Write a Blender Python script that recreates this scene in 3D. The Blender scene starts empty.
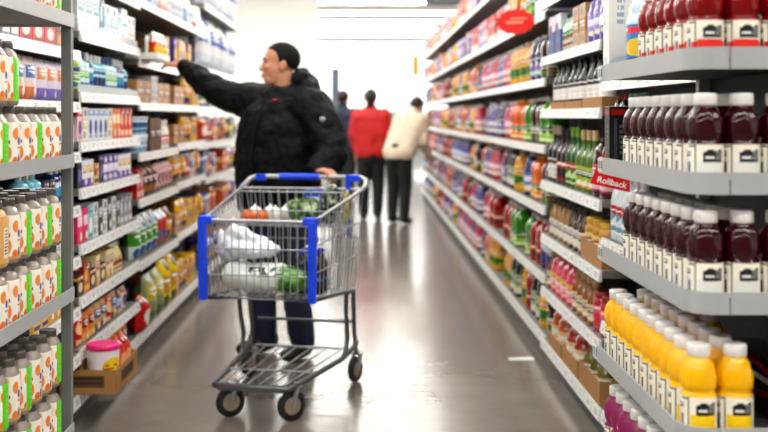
import bpy, bmesh, math, random
from mathutils import Vector, Matrix
PI = math.pi
R = math.radians
scene = bpy.context.scene
COL = scene.collection
RNG = random.Random(7)

# ------------------------------------------------------------------ materials
GRADE = 1.5      # deep, saturated inks
def hx(h):
    h = h.lstrip('#')
    out = []
    for i in (0, 2, 4):
        c = int(h[i:i+2], 16) / 255
        out.append((c / 12.92 if c <= .04045 else ((c + .055) / 1.055) ** 2.4) ** GRADE)
    return (*out, 1)

_M = {}
def mat(name, col, rough=.5, metal=0., coat=0., trans=0., emit=0., alpha=1., spec=.5, noise=.06, nscale=18):
    """plain procedural surface: a base colour with slight cloudy variation"""
    if name in _M:
        return _M[name]
    m = bpy.data.materials.new(name); m.use_nodes = True
    nt = m.node_tree; b = nt.nodes['Principled BSDF']
    c = hx(col)
    b.inputs['Base Color'].default_value = c
    b.inputs['Roughness'].default_value = rough
    b.inputs['Metallic'].default_value = metal
    b.inputs['Coat Weight'].default_value = coat
    b.inputs['Transmission Weight'].default_value = trans
    b.inputs['Specular IOR Level'].default_value = spec
    b.inputs['Alpha'].default_value = alpha
    if emit:
        b.inputs['Emission Color'].default_value = c
        b.inputs['Emission Strength'].default_value = emit
    elif noise:
        tc = nt.nodes.new('ShaderNodeTexCoord')
        n = nt.nodes.new('ShaderNodeTexNoise'); n.inputs['Scale'].default_value = nscale
        n.inputs['Detail'].default_value = 2
        nt.links.new(tc.outputs['Object'], n.inputs['Vector'])
        mx = nt.nodes.new('ShaderNodeMix'); mx.data_type = 'RGBA'
        mx.inputs[6].default_value = tuple(min(1, v * (1 - noise)) for v in c[:3]) + (1,)
        mx.inputs[7].default_value = tuple(min(1, v * (1 + noise)) for v in c[:3]) + (1,)
        nt.links.new(n.outputs['Fac'], mx.inputs[0])
        nt.links.new(mx.outputs[2], b.inputs['Base Color'])
    _M[name] = m
    return m

def printed(name, base, els, rough=.42, coat=0.):
    """printed packaging: shapes laid out in the UVs.
    ('r',u0,v0,u1,v1,col) block  ('c',u,v,ru,rv,col) disc  ('t',u0,v0,u1,v1,col,n) n lines of small print"""
    if name in _M:
        return _M[name]
    m = bpy.data.materials.new(name); m.use_nodes = True
    nt = m.node_tree; N = nt.nodes.new; L = nt.links.new
    b = nt.nodes['Principled BSDF']
    b.inputs['Roughness'].default_value = rough
    b.inputs['Coat Weight'].default_value = coat
    uv = N('ShaderNodeUVMap').outputs[0]
    rgb = N('ShaderNodeRGB'); rgb.outputs[0].default_value = hx(base)
    cur = rgb.outputs[0]
    def vm(op, a, bb):
        n = N('ShaderNodeVectorMath'); n.operation = op
        L(a, n.inputs[0])
        if bb is not None:
            n.inputs[1].default_value = bb
        return n.outputs
    def mt(op, a, bb):
        n = N('ShaderNodeMath'); n.operation = op
        for i, x in enumerate((a, bb)):
            if x is None: continue
            if isinstance(x, (int, float)): n.inputs[i].default_value = x
            else: L(x, n.inputs[i])
        return n.outputs[0]
    sep0 = None
    for e in els:
        if e[0] in 'rt':
            u0, v0, u1, v1 = e[1:5]
            c = ((u0+u1)/2, (v0+v1)/2, 0); hh = ((u1-u0)/2, (v1-v0)/2, 1)
            d = vm('SUBTRACT', vm('ABSOLUTE', vm('SUBTRACT', uv, c)[0], None)[0], hh)[0]
            s = N('ShaderNodeSeparateXYZ'); L(d, s.inputs[0])
            k = mt('LESS_THAN', mt('MAXIMUM', s.outputs[0], s.outputs[1]), 0.)
            if e[0] == 't':
                n = e[6]
                if sep0 is None:
                    sep0 = N('ShaderNodeSeparateXYZ'); L(uv, sep0.inputs[0])
                fr = mt('FRACT', mt('MULTIPLY', mt('SUBTRACT', sep0.outputs[1], v0), n / (v1 - v0)), None)
                ws = N('ShaderNodeTexWhiteNoise'); ws.noise_dimensions = '2D'
                q = vm('FLOOR', vm('MULTIPLY', uv, (n*2.2/(u1-u0), n/(v1-v0), 1))[0], None)[0]
                L(q, ws.inputs['Vector'])
                k = mt('MULTIPLY', mt('MULTIPLY', k, mt('GREATER_THAN', fr, .42)), mt('GREATER_THAN', ws.outputs['Value'], .22))
            col = e[5]
        else:
            u, v, ru, rv = e[1:5]
            d = vm('MULTIPLY', vm('SUBTRACT', uv, (u, v, 0))[0], (1/ru, 1/rv, 0))[0]
            k = mt('LESS_THAN', vm('LENGTH', d, None)[1], 1.)
            col = e[5]
        mx = N('ShaderNodeMix'); mx.data_type = 'RGBA'
        L(k, mx.inputs[0]); L(cur, mx.inputs[6]); mx.inputs[7].default_value = hx(col)
        cur = mx.outputs[2]
    L(cur, b.inputs['Base Color'])
    _M[name] = m
    return m

# ------------------------------------------------------------------ mesh builder
class MB:
    def __init__(s):
        s.v = []; s.f = []; s.m = []; s.uv = []; s.sm = []
    def add(s, verts, faces, mat=0, uvs=None, smooth=False):
        o = len(s.v); s.v += [tuple(x) for x in verts]
        for i, f in enumerate(faces):
            s.f.append([o + j for j in f])
            s.m.append(mat if isinstance(mat, int) else mat[i])
            s.uv.append(uvs[i] if uvs else [(.003, .003)] * len(f))
            s.sm.append(smooth)
    def box(s, a, b, mat=0):
        (x0, y0, z0), (x1, y1, z1) = a, b
        v = [(x0,y0,z0),(x1,y0,z0),(x1,y1,z0),(x0,y1,z0),(x0,y0,z1),(x1,y0,z1),(x1,y1,z1),(x0,y1,z1)]
        f = [(0,1,5,4),(1,2,6,5),(2,3,7,6),(3,0,4,7),(4,5,6,7),(3,2,1,0)]
        q = [(0,0),(1,0),(1,1),(0,1)]; z = [(.003,.003)]*4
        s.add(v, f, mat, [q,q,q,q,z,z])
    def obox(s, c, hx_, mx, mat=0):
        """box with centre c, half sizes hx_, rotated by 3x3 mx"""
        v = [Vector(c) + mx @ Vector((sx*hx_[0], sy*hx_[1], sz*hx_[2]))
             for sz in (-1,1) for sx, sy in ((-1,-1),(1,-1),(1,1),(-1,1))]
        f = [(0,1,5,4),(1,2,6,5),(2,3,7,6),(3,0,4,7),(4,5,6,7),(3,2,1,0)]
        q = [(0,0),(1,0),(1,1),(0,1)]; z = [(.003,.003)]*4
        s.add(v, f, mat, [q,q,q,q,z,z])
    def lathe(s, prof, seg=20, mat=0, sq=None, smooth=True, mats=None, swirl=None, sx=1, sy=1, cap0=True, cap1=True):
        """prof [(r,z)]; u=.5 faces -Y; sq>2 squares the section; mats per band"""
        zs = [p[1] for p in prof]; z0, z1 = min(zs), max(zs)
        V = []
        for k, (r, z) in enumerate(prof):
            for i in range(seg + 1):
                a = (i / seg - .5) * 2 * PI
                x, y = math.sin(a), -math.cos(a)
                rr = r
                if sq:
                    rr = r / ((abs(x)**sq + abs(y)**sq) ** (1/sq))
                if swirl:
                    w = swirl(z)
                    if w: rr += w * math.sin(7*a + z*60)
                V.append((x*rr*sx, y*rr*sy, z))
        F = []; U = []; MM = []
        n = seg + 1
        for k in range(len(prof) - 1):
            for i in range(seg):
                F.append((k*n+i, k*n+i+1, (k+1)*n+i+1, (k+1)*n+i))
                va = (zs[k]-z0)/(z1-z0+1e-9); vb = (zs[k+1]-z0)/(z1-z0+1e-9)
                U.append([(i/seg, va), ((i+1)/seg, va), ((i+1)/seg, vb), (i/seg, vb)])
                MM.append(mats[k] if mats else mat)
        s.add(V, F, MM, U, smooth)
        if cap0 and prof[0][0] > 1e-5:
            s.add(V[:seg][::-1], [tuple(range(seg))], mats[0] if mats else mat, None, False)
        if cap1 and prof[-1][0] > 1e-5:
            s.add(V[(len(prof)-1)*n:(len(prof)-1)*n+seg], [tuple(range(seg))], mats[-1] if mats else mat, None, False)
    def tube(s, pts, r, seg=6, mat=0, closed=False):
        P = [Vector(p) for p in pts]; n = len(P); V = []; prev = None
        for i, p in enumerate(P):
            if closed: t = P[(i+1) % n] - P[i-1]
            else: t = P[min(i+1, n-1)] - P[max(i-1, 0)]
            t.normalize()
            if prev is None:
                up = Vector((0,0,1)) if abs(t.z) < .9 else Vector((1,0,0))
                a = t.cross(up).normalized()
            else:
                a = (prev - t * prev.dot(t)).normalized()
            prev = a; b = t.cross(a)
            rr = r[i] if isinstance(r, (list, tuple)) else r
            for k in range(seg):
                w = 2*PI*k/seg
                V.append(p + a*math.cos(w)*rr + b*math.sin(w)*rr)
        F = []
        for i in range(n if closed else n-1):
            j = (i+1) % n
            for k in range(seg):
                F.append((i*seg+k, i*seg+(k+1) % seg, j*seg+(k+1) % seg, j*seg+k))
        s.add(V, F, mat, None, True)
        if not closed:
            s.add(V[:seg][::-1], [tuple(range(seg))], mat); s.add(V[-seg:], [tuple(range(seg))], mat)
    def ball(s, c, r, seg=16, ring=10, mx=None, mat=0):
        rx, ry, rz = r if isinstance(r, (tuple, list)) else (r, r, r)
        V = []
        for j in range(1, ring):
            t = PI*j/ring
            for i in range(seg):
                a = 2*PI*i/seg
                V.append(Vector((rx*math.sin(t)*math.cos(a), ry*math.sin(t)*math.sin(a), rz*math.cos(t))))
        V += [Vector((0,0,rz)), Vector((0,0,-rz))]
        F = []
        for j in range(ring-2):
            for i in range(seg):
                F.append((j*seg+i, (j+1)*seg+i, (j+1)*seg+(i+1) % seg, j*seg+(i+1) % seg))
        T = len(V)-2
        for i in range(seg):
            F.append((T, i, (i+1) % seg)); F.append((T+1, (ring-2)*seg+(i+1) % seg, (ring-2)*seg+i))
        V = [(mx @ x if mx else x) + Vector(c) for x in V]
        s.add(V, F, mat, None, True)
    def limb(s, pts, rad, seg=14, mat=0):
        """capsules along a chain of joints (closed pieces that a remesh fuses)"""
        for i, p in enumerate(pts):
            s.ball(p, rad[i], seg, 10, None, mat)
        for i in range(len(pts)-1):
            s.tube([pts[i], pts[i+1]], [rad[i], rad[i+1]], seg, mat)
    def loft(s, rings, seg=24, mat=0, power=2.0):
        """closed body through elliptical rings (centre, rx, ry, yaw)"""
        V = []
        for c, rx, ry, yaw in rings:
            for i in range(seg):
                a = 2*PI*i/seg
                ca, sa = math.cos(a), math.sin(a)
                k = (abs(ca)**power + abs(sa)**power) ** (-1/power)
                x, y = ca*k*rx, sa*k*ry
                V.append((c[0] + x*math.cos(yaw) - y*math.sin(yaw), c[1] + x*math.sin(yaw) + y*math.cos(yaw), c[2]))
        F = []
        for k in range(len(rings)-1):
            for i in range(seg):
                F.append((k*seg+i, k*seg+(i+1) % seg, (k+1)*seg+(i+1) % seg, (k+1)*seg+i))
        F.append(tuple(range(seg))[::-1]); F.append(tuple((len(rings)-1)*seg+i for i in range(seg)))
        s.add(V, F, mat, None, True)
    def mesh(s, name, mats, bevel=0., off=(0,0,0)):
        me = bpy.data.meshes.new(name)
        me.from_pydata([(x-off[0], y-off[1], z-off[2]) for x, y, z in s.v], [], s.f)
        ul = me.uv_layers.new(name='UVMap')
        flat = [c for f in s.uv for q in f for c in q]
        ul.data.foreach_set('uv', flat)
        me.polygons.foreach_set('material_index', s.m)
        me.polygons.foreach_set('use_smooth', s.sm)
        for m in (mats if isinstance(mats, (list, tuple)) else [mats]):
            me.materials.append(m)
        me.update()
        if bevel:
            bm = bmesh.new(); bm.from_mesh(me)
            bmesh.ops.bevel(bm, geom=list(bm.edges), offset=bevel, segments=2, affect='EDGES', profile=.6)
            bm.to_mesh(me); bm.free()
        return me

def put(name, mesh, parent=None, loc=None, rz=0., label=None, kind=None):
    o = bpy.data.objects.new(name, mesh); COL.objects.link(o)
    if parent: o.parent = parent
    if loc is not None: o.location = loc
    if rz: o.rotation_euler = (0, 0, rz)
    if label: o['label'] = label
    if kind: o['kind'] = kind
    return o

_labels = {}
def tag(o, label, cat, group=None):
    n = len(label.split())
    if n > 16 or n < 4: print('LABEL LENGTH', n, label)
    if label in _labels: print('LABEL TWICE', label)
    _labels[label] = 1
    o['label'] = label; o['category'] = cat
    if group: o['group'] = group
    return o

def fused(mb, name, mats, voxel=.008, smooth=4, disp=None, off=(0,0,0)):
    """one continuous surface out of overlapping closed pieces"""
    me = mb.mesh(name, mats, off=off)
    o = bpy.data.objects.new('tmp', me); COL.objects.link(o)
    md = o.modifiers.new('r', 'REMESH'); md.mode = 'VOXEL'; md.voxel_size = voxel
    if smooth:
        sm = o.modifiers.new('s', 'SMOOTH'); sm.iterations = smooth; sm.factor = .5
    if disp:
        tx = bpy.data.textures.new(name + '_fold', 'CLOUDS'); tx.noise_scale = disp[0]; tx.noise_depth = 2
        dp = o.modifiers.new('d', 'DISPLACE'); dp.texture = tx; dp.strength = disp[1]; dp.texture_coords = 'LOCAL'
    dg = bpy.context.evaluated_depsgraph_get()
    ev = o.evaluated_get(dg)
    out = bpy.data.meshes.new_from_object(ev)
    out.name = name
    bpy.data.objects.remove(o); bpy.data.meshes.remove(me)
    out.materials.clear()
    for m in (mats if isinstance(mats, (list, tuple)) else [mats]): out.materials.append(m)
    out.polygons.foreach_set('use_smooth', [True]*len(out.polygons))
    out.polygons.foreach_set('material_index', [0]*len(out.polygons))
    return out

ORD = ['nearest', 'second', 'third', 'fourth', 'fifth', 'sixth', 'seventh', 'eighth', 'ninth', 'tenth', 'eleventh',
       'twelfth', 'thirteenth', 'fourteenth', 'fifteenth', 'sixteenth', 'seventeenth', 'eighteenth']
NUM = ['zero', 'one', 'two', 'three', 'four', 'five', 'six', 'seven', 'eight', 'nine', 'ten', 'eleven', 'twelve', 'thirteen', 'fourteen', 'fifteen', 'sixteen', 'seventeen', 'eighteen']

# ------------------------------------------------------------------ camera (50 mm, level, at chest height)
HC = 1.33
F = 1067.
cam_d = bpy.data.cameras.new('camera'); cam = bpy.data.objects.new('camera', cam_d); COL.objects.link(cam)
cam.location = (0, 0, HC); cam.rotation_euler = (PI/2, 0, 0)
cam_d.sensor_width = 36; cam_d.lens = 50.0
cam_d.shift_x = 21/768; cam_d.shift_y = -100/768
cam_d.dof.use_dof = True; cam_d.dof.focus_distance = 3.2; cam_d.dof.aperture_fstop = 2.6
cam_d.clip_end = 200; cam_d.clip_start = .05
scene.camera = cam

def W(px, py, Y):
    return Vector(((px-363)*Y/F, Y, HC-(py-116)*Y/F))

# ------------------------------------------------------------------ shared materials
WHITE = mat('white_enamel_steel', 'e9e9e6', .35, noise=.02)
GREYSTEEL = mat('grey_powder_coat', 'c0c2c3', .38, noise=.03)
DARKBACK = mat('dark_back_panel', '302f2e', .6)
SHELFGREY = mat('shelf_top_grey', '96948f', .5)
KICK = mat('black_kick_plate', '1c1b1b', .5)
STRIP = printed('price_strip_print', 'eeeeec', [])
def strip_material(name, n, seed, base='eceDea'):
    r = random.Random(seed); els = []
    for i in range(n):
        u = (i + .5 + r.uniform(-.2, .2)) / n; w = .30 / n
        els.append(('r', u-w, .12, u+w, .88, 'fbfbf8'))
        els.append(('t', u-w*.8, .2, u+w*.7, .75, 'a2a4aa', 3))
    return printed(name, base, els, .3)
STRIPS = [strip_material('price_strip_tickets_%d' % i, 9, 40+i, 'e6e6e6') for i in range(2)]
CARD = mat('brown_cardboard', 'bf9868', .75, noise=.1)
CARD2 = mat('dark_brown_cardboard', '8a6844', .78, noise=.1)
CLEAR = mat('clear_plastic_guard', 'f2f6f8', .15, alpha=.7, noise=0)
CAPW = mat('white_cap_plastic', 'efedec', .38, noise=.02)
BLACKP = mat('black_plastic', '17171a', .4)

# ------------------------------------------------------------------ room
def room():
    m = bpy.data.materials.new('polished_concrete'); m.use_nodes = True
    nt = m.node_tree; N = nt.nodes.new; L = nt.links.new; b = nt.nodes['Principled BSDF']
    tc = N('ShaderNodeTexCoord')
    n1 = N('ShaderNodeTexNoise'); n1.inputs['Scale'].default_value = 1.1; n1.inputs['Detail'].default_value = 7; n1.inputs['Roughness'].default_value = .62
    n2 = N('ShaderNodeTexNoise'); n2.inputs['Scale'].default_value = 4; n2.inputs['Detail'].default_value = 3
    L(tc.outputs['Object'], n1.inputs['Vector']); L(tc.outputs['Object'], n2.inputs['Vector'])
    mx = N('ShaderNodeMix'); mx.data_type = 'FLOAT'; mx.inputs[0].default_value = .25
    L(n1.outputs['Fac'], mx.inputs[2]); L(n2.outputs['Fac'], mx.inputs[3])
    cr = N('ShaderNodeValToRGB'); cr.color_ramp.elements[0].position = .28; cr.color_ramp.elements[0].color = hx('847e78')
    cr.color_ramp.elements[1].position = .74; cr.color_ramp.elements[1].color = hx('a29b95')
    L(mx.outputs[0], cr.inputs[0])
    # sawn control joints every 3.6 m across the aisle
    sp = N('ShaderNodeSeparateXYZ'); L(tc.outputs['Object'], sp.inputs[0])
    def mth(op, a, v):
        n = N('ShaderNodeMath'); n.operation = op; L(a, n.inputs[0]); n.inputs[1].default_value = v; return n.outputs[0]
    fr = mth('FRACT', mth('MULTIPLY', mth('ADD', sp.outputs[1], 1.05), 1/3.6), 0)
    j = mth('LESS_THAN', fr, .0022)
    m2 = N('ShaderNodeMix'); m2.data_type = 'RGBA'; L(j, m2.inputs[0]); L(cr.outputs[0], m2.inputs[6]); m2.inputs[7].default_value = hx('3c3733')
    L(m2.outputs[2], b.inputs['Base Color'])
    rr = N('ShaderNodeMapRange'); rr.inputs[3].default_value = .20; rr.inputs[4].default_value = .24
    L(n2.outputs['Fac'], rr.inputs[0]); L(rr.outputs[0], b.inputs['Roughness'])
    b.inputs['Coat Weight'].default_value = .2; b.inputs['Coat Roughness'].default_value = .12
    def st(name, a, c, mm):
        q = MB(); q.box(a, c); return put(name, q.mesh(name, mm), kind='structure')
    st('floor', (-9, -5, -.1), (9, 46, 0), m)
    wallm = mat('white_wall_paint', 'f3f3f1', .7, noise=.02, nscale=2)
    st('ceiling', (-9, -5, 4.62), (9, 46, 4.75), mat('white_ceiling_deck', 'd8d8d6', .8, noise=.02, nscale=1))
    st('wall_back', (-9, 45.8, 4.56), (9, 46, 4.62), wallm)
    gm = mat('window_glass', 'ffffff', .02, trans=1., noise=0)
    fm = mat('window_frame_white', 'e8e9ea', .4, noise=0)
    for i in range(6):
        x0 = -9 + 3*i
        q = MB(); q.box((x0+.05, 45.88, .05), (x0+2.95, 45.90, 4.51)); g = put('window_%d' % (i+1), q.mesh('window', gm), kind='structure')
        q = MB()
        for a, b in (((x0,45.82,0),(x0+.05,45.98,4.56)), ((x0+2.95,45.82,0),(x0+3,45.98,4.56)), ((x0+.05,45.82,0),(x0+2.95,45.98,.05)), ((x0+.05,45.82,4.51),(x0+2.95,45.98,4.56)), ((x0+.05,45.84,2.2),(x0+2.95,45.96,2.26))): q.box(a, b)
        put('window_frame', q.mesh('window_frame', fm), g)
    st('wall_fill_blocker', (-9, -5.2, 0), (9, -5, 4.62), mat('fill_blocker_grey', '8c8b88', .7, noise=.03, nscale=2))  # unseen wall added to block fill from behind; dark grey deepens bottle reflections
    st('wall_left', (-9.2, -5, 0), (-9, 46, 4.62), wallm)
    st('wall_right', (9, -5, 0), (9.2, 46, 4.62), wallm)
    st('wall_partition', (-8.9, 27.0, 0), (-1.12, 27.25, 4.60), wallm)
room()

# strip lights running across the store
def lights():
    em = mat('fluorescent_tube_glow', 'fffdf8', emit=LAMP)
    ho = mat('lamp_housing_white', 'f2f2f0', .5)
    q = MB(); q.box((-7.5, -.11, .03), (7.5, .11, .09)); hm = q.mesh('lamp_housing', ho)
    q = MB(); q.box((-7.45, -.09, 0), (7.45, .09, .03)); tm = q.mesh('lamp_tube', em)
    ys = [-3.4 + 3.05*i for i in range(16)]
    for i, y in enumerate(ys):
        o = put('ceiling_light', hm, None, (0, y, 4.52))
        put('lamp_diffuser', tm, o)
        back = len(ys) - 1 - i
        tag(o, 'white fluorescent strip light across the ceiling, %s counting from the back wall' % ('first' if back == 0 else ORD[back]), 'ceiling light', 'fluorescent strip lights')
LAMP = 30.
lights()

# ------------------------------------------------------------------ shelving bays
LX, RX = -1.22, 0.985          # shelf fronts
def make_bay(side, y0, y1, levels, label, top, fence=(), front=None, base=.10, thick=.045, strip=None):
    """one gondola bay; levels = heights of the underside of each price strip"""
    s = -1 if side == 'L' else 1
    x = front if front is not None else (LX if side == 'L' else RX)
    root = bpy.data.objects.new('shelving_bay', None); COL.objects.link(root)
    root.location = (x, (y0+y1)/2, 0)
    tag(root, label, 'shelving bay', 'supermarket shelving bays')
    off = (x, (y0+y1)/2, 0); e = .003
    def bx(a, b): return ((min(a[0],b[0]), a[1], a[2]), (max(a[0],b[0]), b[1], b[2]))
    D = .48
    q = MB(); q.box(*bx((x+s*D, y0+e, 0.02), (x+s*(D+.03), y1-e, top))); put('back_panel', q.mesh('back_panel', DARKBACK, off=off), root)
    for yy in (y0+.015, y1-.015-.03):
        q = MB(); q.box(*bx((x+s*(D-.04), yy, 0), (x+s*D, yy+.03, top))); put('upright', q.mesh('upright', SHELFGREY, off=off), root)
    q = MB(); q.box(*bx((x+s*.03, y0+e, 0), (x+s*.05, y1-e, base-.02))); put('kick_plate', q.mesh('kick_plate', KICK, off=off), root)
    q = MB(); q.box(*bx((x+s*.012, y0+e, base-.02), (x+s*(D-.05), y1-e, base+.03))); bd = put('base_shelf', q.mesh('base_shelf', SHELFGREY, off=off), root)
    sm = strip or STRIPS[0]
    def stripmesh(z, h):
        q = MB(); xa, xb = x+s*.012, x - s*.004
        ya, yb = y0+e, y1-e
        # tilted face: foot stands proud of the top
        v = [(xb,ya,z),(xb,yb,z),(xa-s*.008,yb,z+h),(xa-s*.008,ya,z+h),(xa,ya,z),(xa,yb,z),(xa,yb,z+h),(xa,ya,z+h)]
        fr = (0,1,2,3) if s > 0 else (1,0,3,2)
        uvf = [(0,0),(1,0),(1,1),(0,1)]
        zz = [(.003,.003)]*4
        fs = [fr, (4,7,6,5), (0,3,7,4), (1,5,6,2), (3,2,6,7), (0,4,5,1)]
        q.add(v, fs, [0,1,1,1,1,1], [uvf,zz,zz,zz,zz,zz])
        return q.mesh('price_strip', [sm, WHITE], off=off)
    put('price_strip', stripmesh(base-.02, .05), bd)
    for k, z in enumerate(levels):
        q = MB(); q.box(*bx((x+s*.012, y0+e, z+thick-.03), (x+s*(D-.05), y1-e, z+thick)))
        sh = put('shelf', q.mesh('shelf', SHELFGREY, off=off), root)
        put('price_strip', stripmesh(z, thick), sh)
        if k in fence:
            q = MB(); q.box(*bx((x+s*.014, y0+e, z+thick), (x+s*.017, y1-e, z+thick+.035)))
            put('product_stop', q.mesh('product_stop', CLEAR, off=off), sh)
    return root

LEFT_L1 = [1.91, 1.655, 1.39, 1.173, .968, .724, .494, .27]
LEFT_L0 = [1.87, 1.566, 1.345, 1.13, .90, .68, .46, .26]
LEFT_L2 = [1.93, 1.60, 1.36, 1.08, .826, .48]
LEFT_L3 = [1.93, 1.62, 1.36, 1.10, .84, .50]
LEFT_L4 = [2.16, 1.66, 1.36, 1.08, .80, .48]
RIGHT_R0 = [1.90, 1.60, 1.32, .94, .65, .365]
RIGHT_RN = [1.70, 1.43, 1.12, .79, .45]
RIGHT_F = [2.24, 1.857, 1.493, 1.125, .79, .417]
BW = 1.22
make_bay('L', 3.40, 4.62, LEFT_L0, 'white-edged shelving bay standing behind the grey rack of shake bottles', 2.3)
make_bay('L', 4.62, 5.84, LEFT_L1, 'shelving bay of small cartons with eight shelves, beside the grey shake rack', 2.3, fence=(1,2))
make_bay('L', 5.84, 7.06, LEFT_L2, 'shelving bay that the man in the black jacket reaches into', 2.5)
make_bay('L', 7.06, 8.28, LEFT_L3, 'shelving bay of yellow packs directly behind the man', 2.5)
make_bay('L', 8.28, 9.50, LEFT_L4, 'fifth shelving bay along the aisle side where the man reaches', 2.5)
make_bay('L', 9.50, 10.72, LEFT_L4, 'shelving bay ending the carton side before the white partition', 2.5)
make_bay('R', 3.14, 4.36, RIGHT_RN, 'shelving bay partly hidden behind the grey sports drink rack', 2.2, front=.97, strip=STRIPS[1])
make_bay('R', 4.36, 5.80, RIGHT_R0, 'shelving bay of small dark bottles and brown half-cartons before the drinks rack', 2.2, front=.965, strip=STRIPS[1])
rn = ['shelving bay of big juice jugs with a red round sign', 'second shelving bay of juices beyond the round red sign', 'third shelving bay of juices beyond the round red sign',
      'fourth shelving bay of juices beyond the round red sign', 'fifth shelving bay of juices beyond the round red sign', 'sixth shelving bay of juices beyond the round red sign',
      'seventh shelving bay of juices beyond the round red sign', 'eighth shelving bay of juices beyond the round red sign', 'ninth shelving bay of juices beyond the round red sign', 'tenth shelving bay, ending the juice side of the aisle']
for i in range(10):
    make_bay('R', 5.80+BW*i, 5.80+BW*(i+1), RIGHT_F, rn[i], 2.55, strip=STRIPS[1])

# ------------------------------------------------------------------ products
class Proto:
    def __init__(s, kind, mesh, parts, w, d, h, desc, cat):
        s.kind, s.mesh, s.parts, s.w, s.d, s.h, s.desc, s.cat = kind, mesh, parts, w, d, h, desc, cat
def place(p, loc, rz, label, group=None):
    o = put(p.kind, p.mesh, None, loc, rz)
    for n, me in p.parts:
        put(n, me, o)
    tag(o, label, p.cat, group)
    return o

_mc = [0]
def design(base, a1, a2, seed, style=None, rough=.4):
    """a printed pack face from three colours"""
    r = random.Random(seed); _mc[0] += 1
    st = style if style is not None else r.randrange(4)
    dark = '2b2b33'
    if st == 0:
        els = [('r',0,.78,1,.94,a1), ('c',.5,.42,.30,.24,a2), ('t',.2,.80,.8,.92,'ffffff',1), ('t',.15,.06,.85,.16,dark,2)]
    elif st == 1:
        els = [('r',0,0,1,.3,a1), ('r',.1,.5,.9,.8,a2), ('t',.18,.55,.82,.76,'f8f8f8',2), ('c',.7,.2,.2,.13,'f4f0e4')]
    elif st == 2:
        els = [('r',0,.6,1,1,a1), ('c',.35,.6,.26,.2,a2), ('t',.3,.78,.9,.94,'ffffff',2), ('r',.1,.08,.9,.26,a2)]
    else:
        els = [('r',.0,.35,1,.66,a1), ('t',.12,.42,.88,.6,'ffffff',2), ('c',.5,.83,.24,.11,a2), ('c',.3,.18,.18,.12,a2), ('c',.7,.16,.16,.11,a1)]
    return printed('pack_print_%d' % _mc[0], base, els, rough)

def P_box(kind, w, d, h, m, desc, cat='box', bevel=.003):
    q = MB(); q.box((-w/2, 0, 0), (w/2, d, h))
    return Proto(kind, q.mesh(kind, m, bevel=bevel), [], w, d, h, desc, cat)

def P_bag(kind, w, d, h, m, desc, cat='bag', seed=1, sag=.0):
    """filled pouch: sealed flat at top and bottom, belly between"""
    r = random.Random(seed); q = MB(); nu, nv = 12, 12
    for sgn in (-1, 1):
        V = []; U = []; Fc = []
        for j in range(nv+1):
            v = j/nv
            for i in range(nu+1):
                u = i/nu
                t = (1-abs(2*u-1)**2.6) * (1-abs(2*v-.9)**5 if 0 < v < 1 else 0)
                t = max(0, t)
                wv = .008*math.sin(9*u+seed)*math.sin(7*v+seed*2) * (1-abs(2*u-1))
                x = (u-.5)*w*(1-.12*(1-abs(2*v-1)**2)*0 - .06*(abs(2*v-1)**3))
                V.append((x, d/2 + sgn*(d/2*t*.98+.0008) + wv*sgn*t, v*h))
        n = nu+1
        for j in range(nv):
            for i in range(nu):
                f = (j*n+i, j*n+i+1, (j+1)*n+i+1, (j+1)*n+i)
                if sgn > 0: f = f[::-1]
                Fc.append(f)
                uvq = [(i/nu,j/nv),((i+1)/nu,j/nv),((i+1)/nu,(j+1)/nv),(i/nu,(j+1)/nv)]
                U.append(uvq if sgn < 0 else uvq[::-1])
        q.add(V, Fc, 0, U, True)
    return Proto(kind, q.mesh(kind, m), [], w, d, h, desc, cat)

SHAPES = {
    'beer':   dict(p=[(.92,0),(1,.015),(1,.54),(.9,.62),(.6,.72),(.40,.80),(.36,.93)], lab=(.18,.52), cap=(.42,.91,1.0), sq=None),  # (r,z) as fractions of (half width, height); label band indices by height; cap from/to
    'jug':    dict(p=[(.86,0),(.97,.015),(1,.05),(1,.36),(.93,.40),(.93,.47),(1,.51),(1,.66),(.93,.74),(.72,.82),(.45,.88),(.34,.90),(.34,.92)], lab=(.05,.36), cap=(.37,.91,1.0), sq=3.4),
    'jug2':   dict(p=[(.88,0),(.98,.02),(1,.05),(1,.58),(.90,.66),(.82,.70),(.86,.75),(.66,.85),(.40,.90),(.36,.92)], lab=(.10,.56), cap=(.40,.91,1.0), sq=3.0),
    'round':  dict(p=[(.85,0),(.98,.02),(1,.06),(1,.55),(.96,.62),(.78,.74),(.50,.84),(.36,.88),(.36,.91)], lab=(.12,.54), cap=(.42,.90,1.0), sq=None),
    'wine':   dict(p=[(.90,0),(1,.015),(1,.50),(.97,.55),(.80,.61),(.50,.68),(.37,.74),(.34,.86),(.36,.88)], lab=(.08,.42), cap=(.40,.84,1.0), sq=None),
    'sauce':  dict(p=[(.90,0),(1,.02),(1,.52),(.92,.60),(.62,.72),(.42,.82),(.38,.90)], lab=(.1,.5), cap=(.46,.87,1.0), sq=None),
    'jar':    dict(p=[(.90,0),(1,.03),(1,.72),(.94,.79),(.78,.84),(.78,.86)], lab=(.12,.68), cap=(.84,.85,1.0), sq=None),
    'tub':    dict(p=[(.86,0),(.90,.02),(1,.88),(1,.9)], lab=(.06,.84), cap=(1.05,.88,1.0), sq=None),
    'lotion': dict(p=[(.90,0),(1,.03),(1,.66),(.9,.72),(.5,.78),(.34,.80)], lab=(.08,.62), cap=(.36,.79,1.0), sq=None),
}
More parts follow.
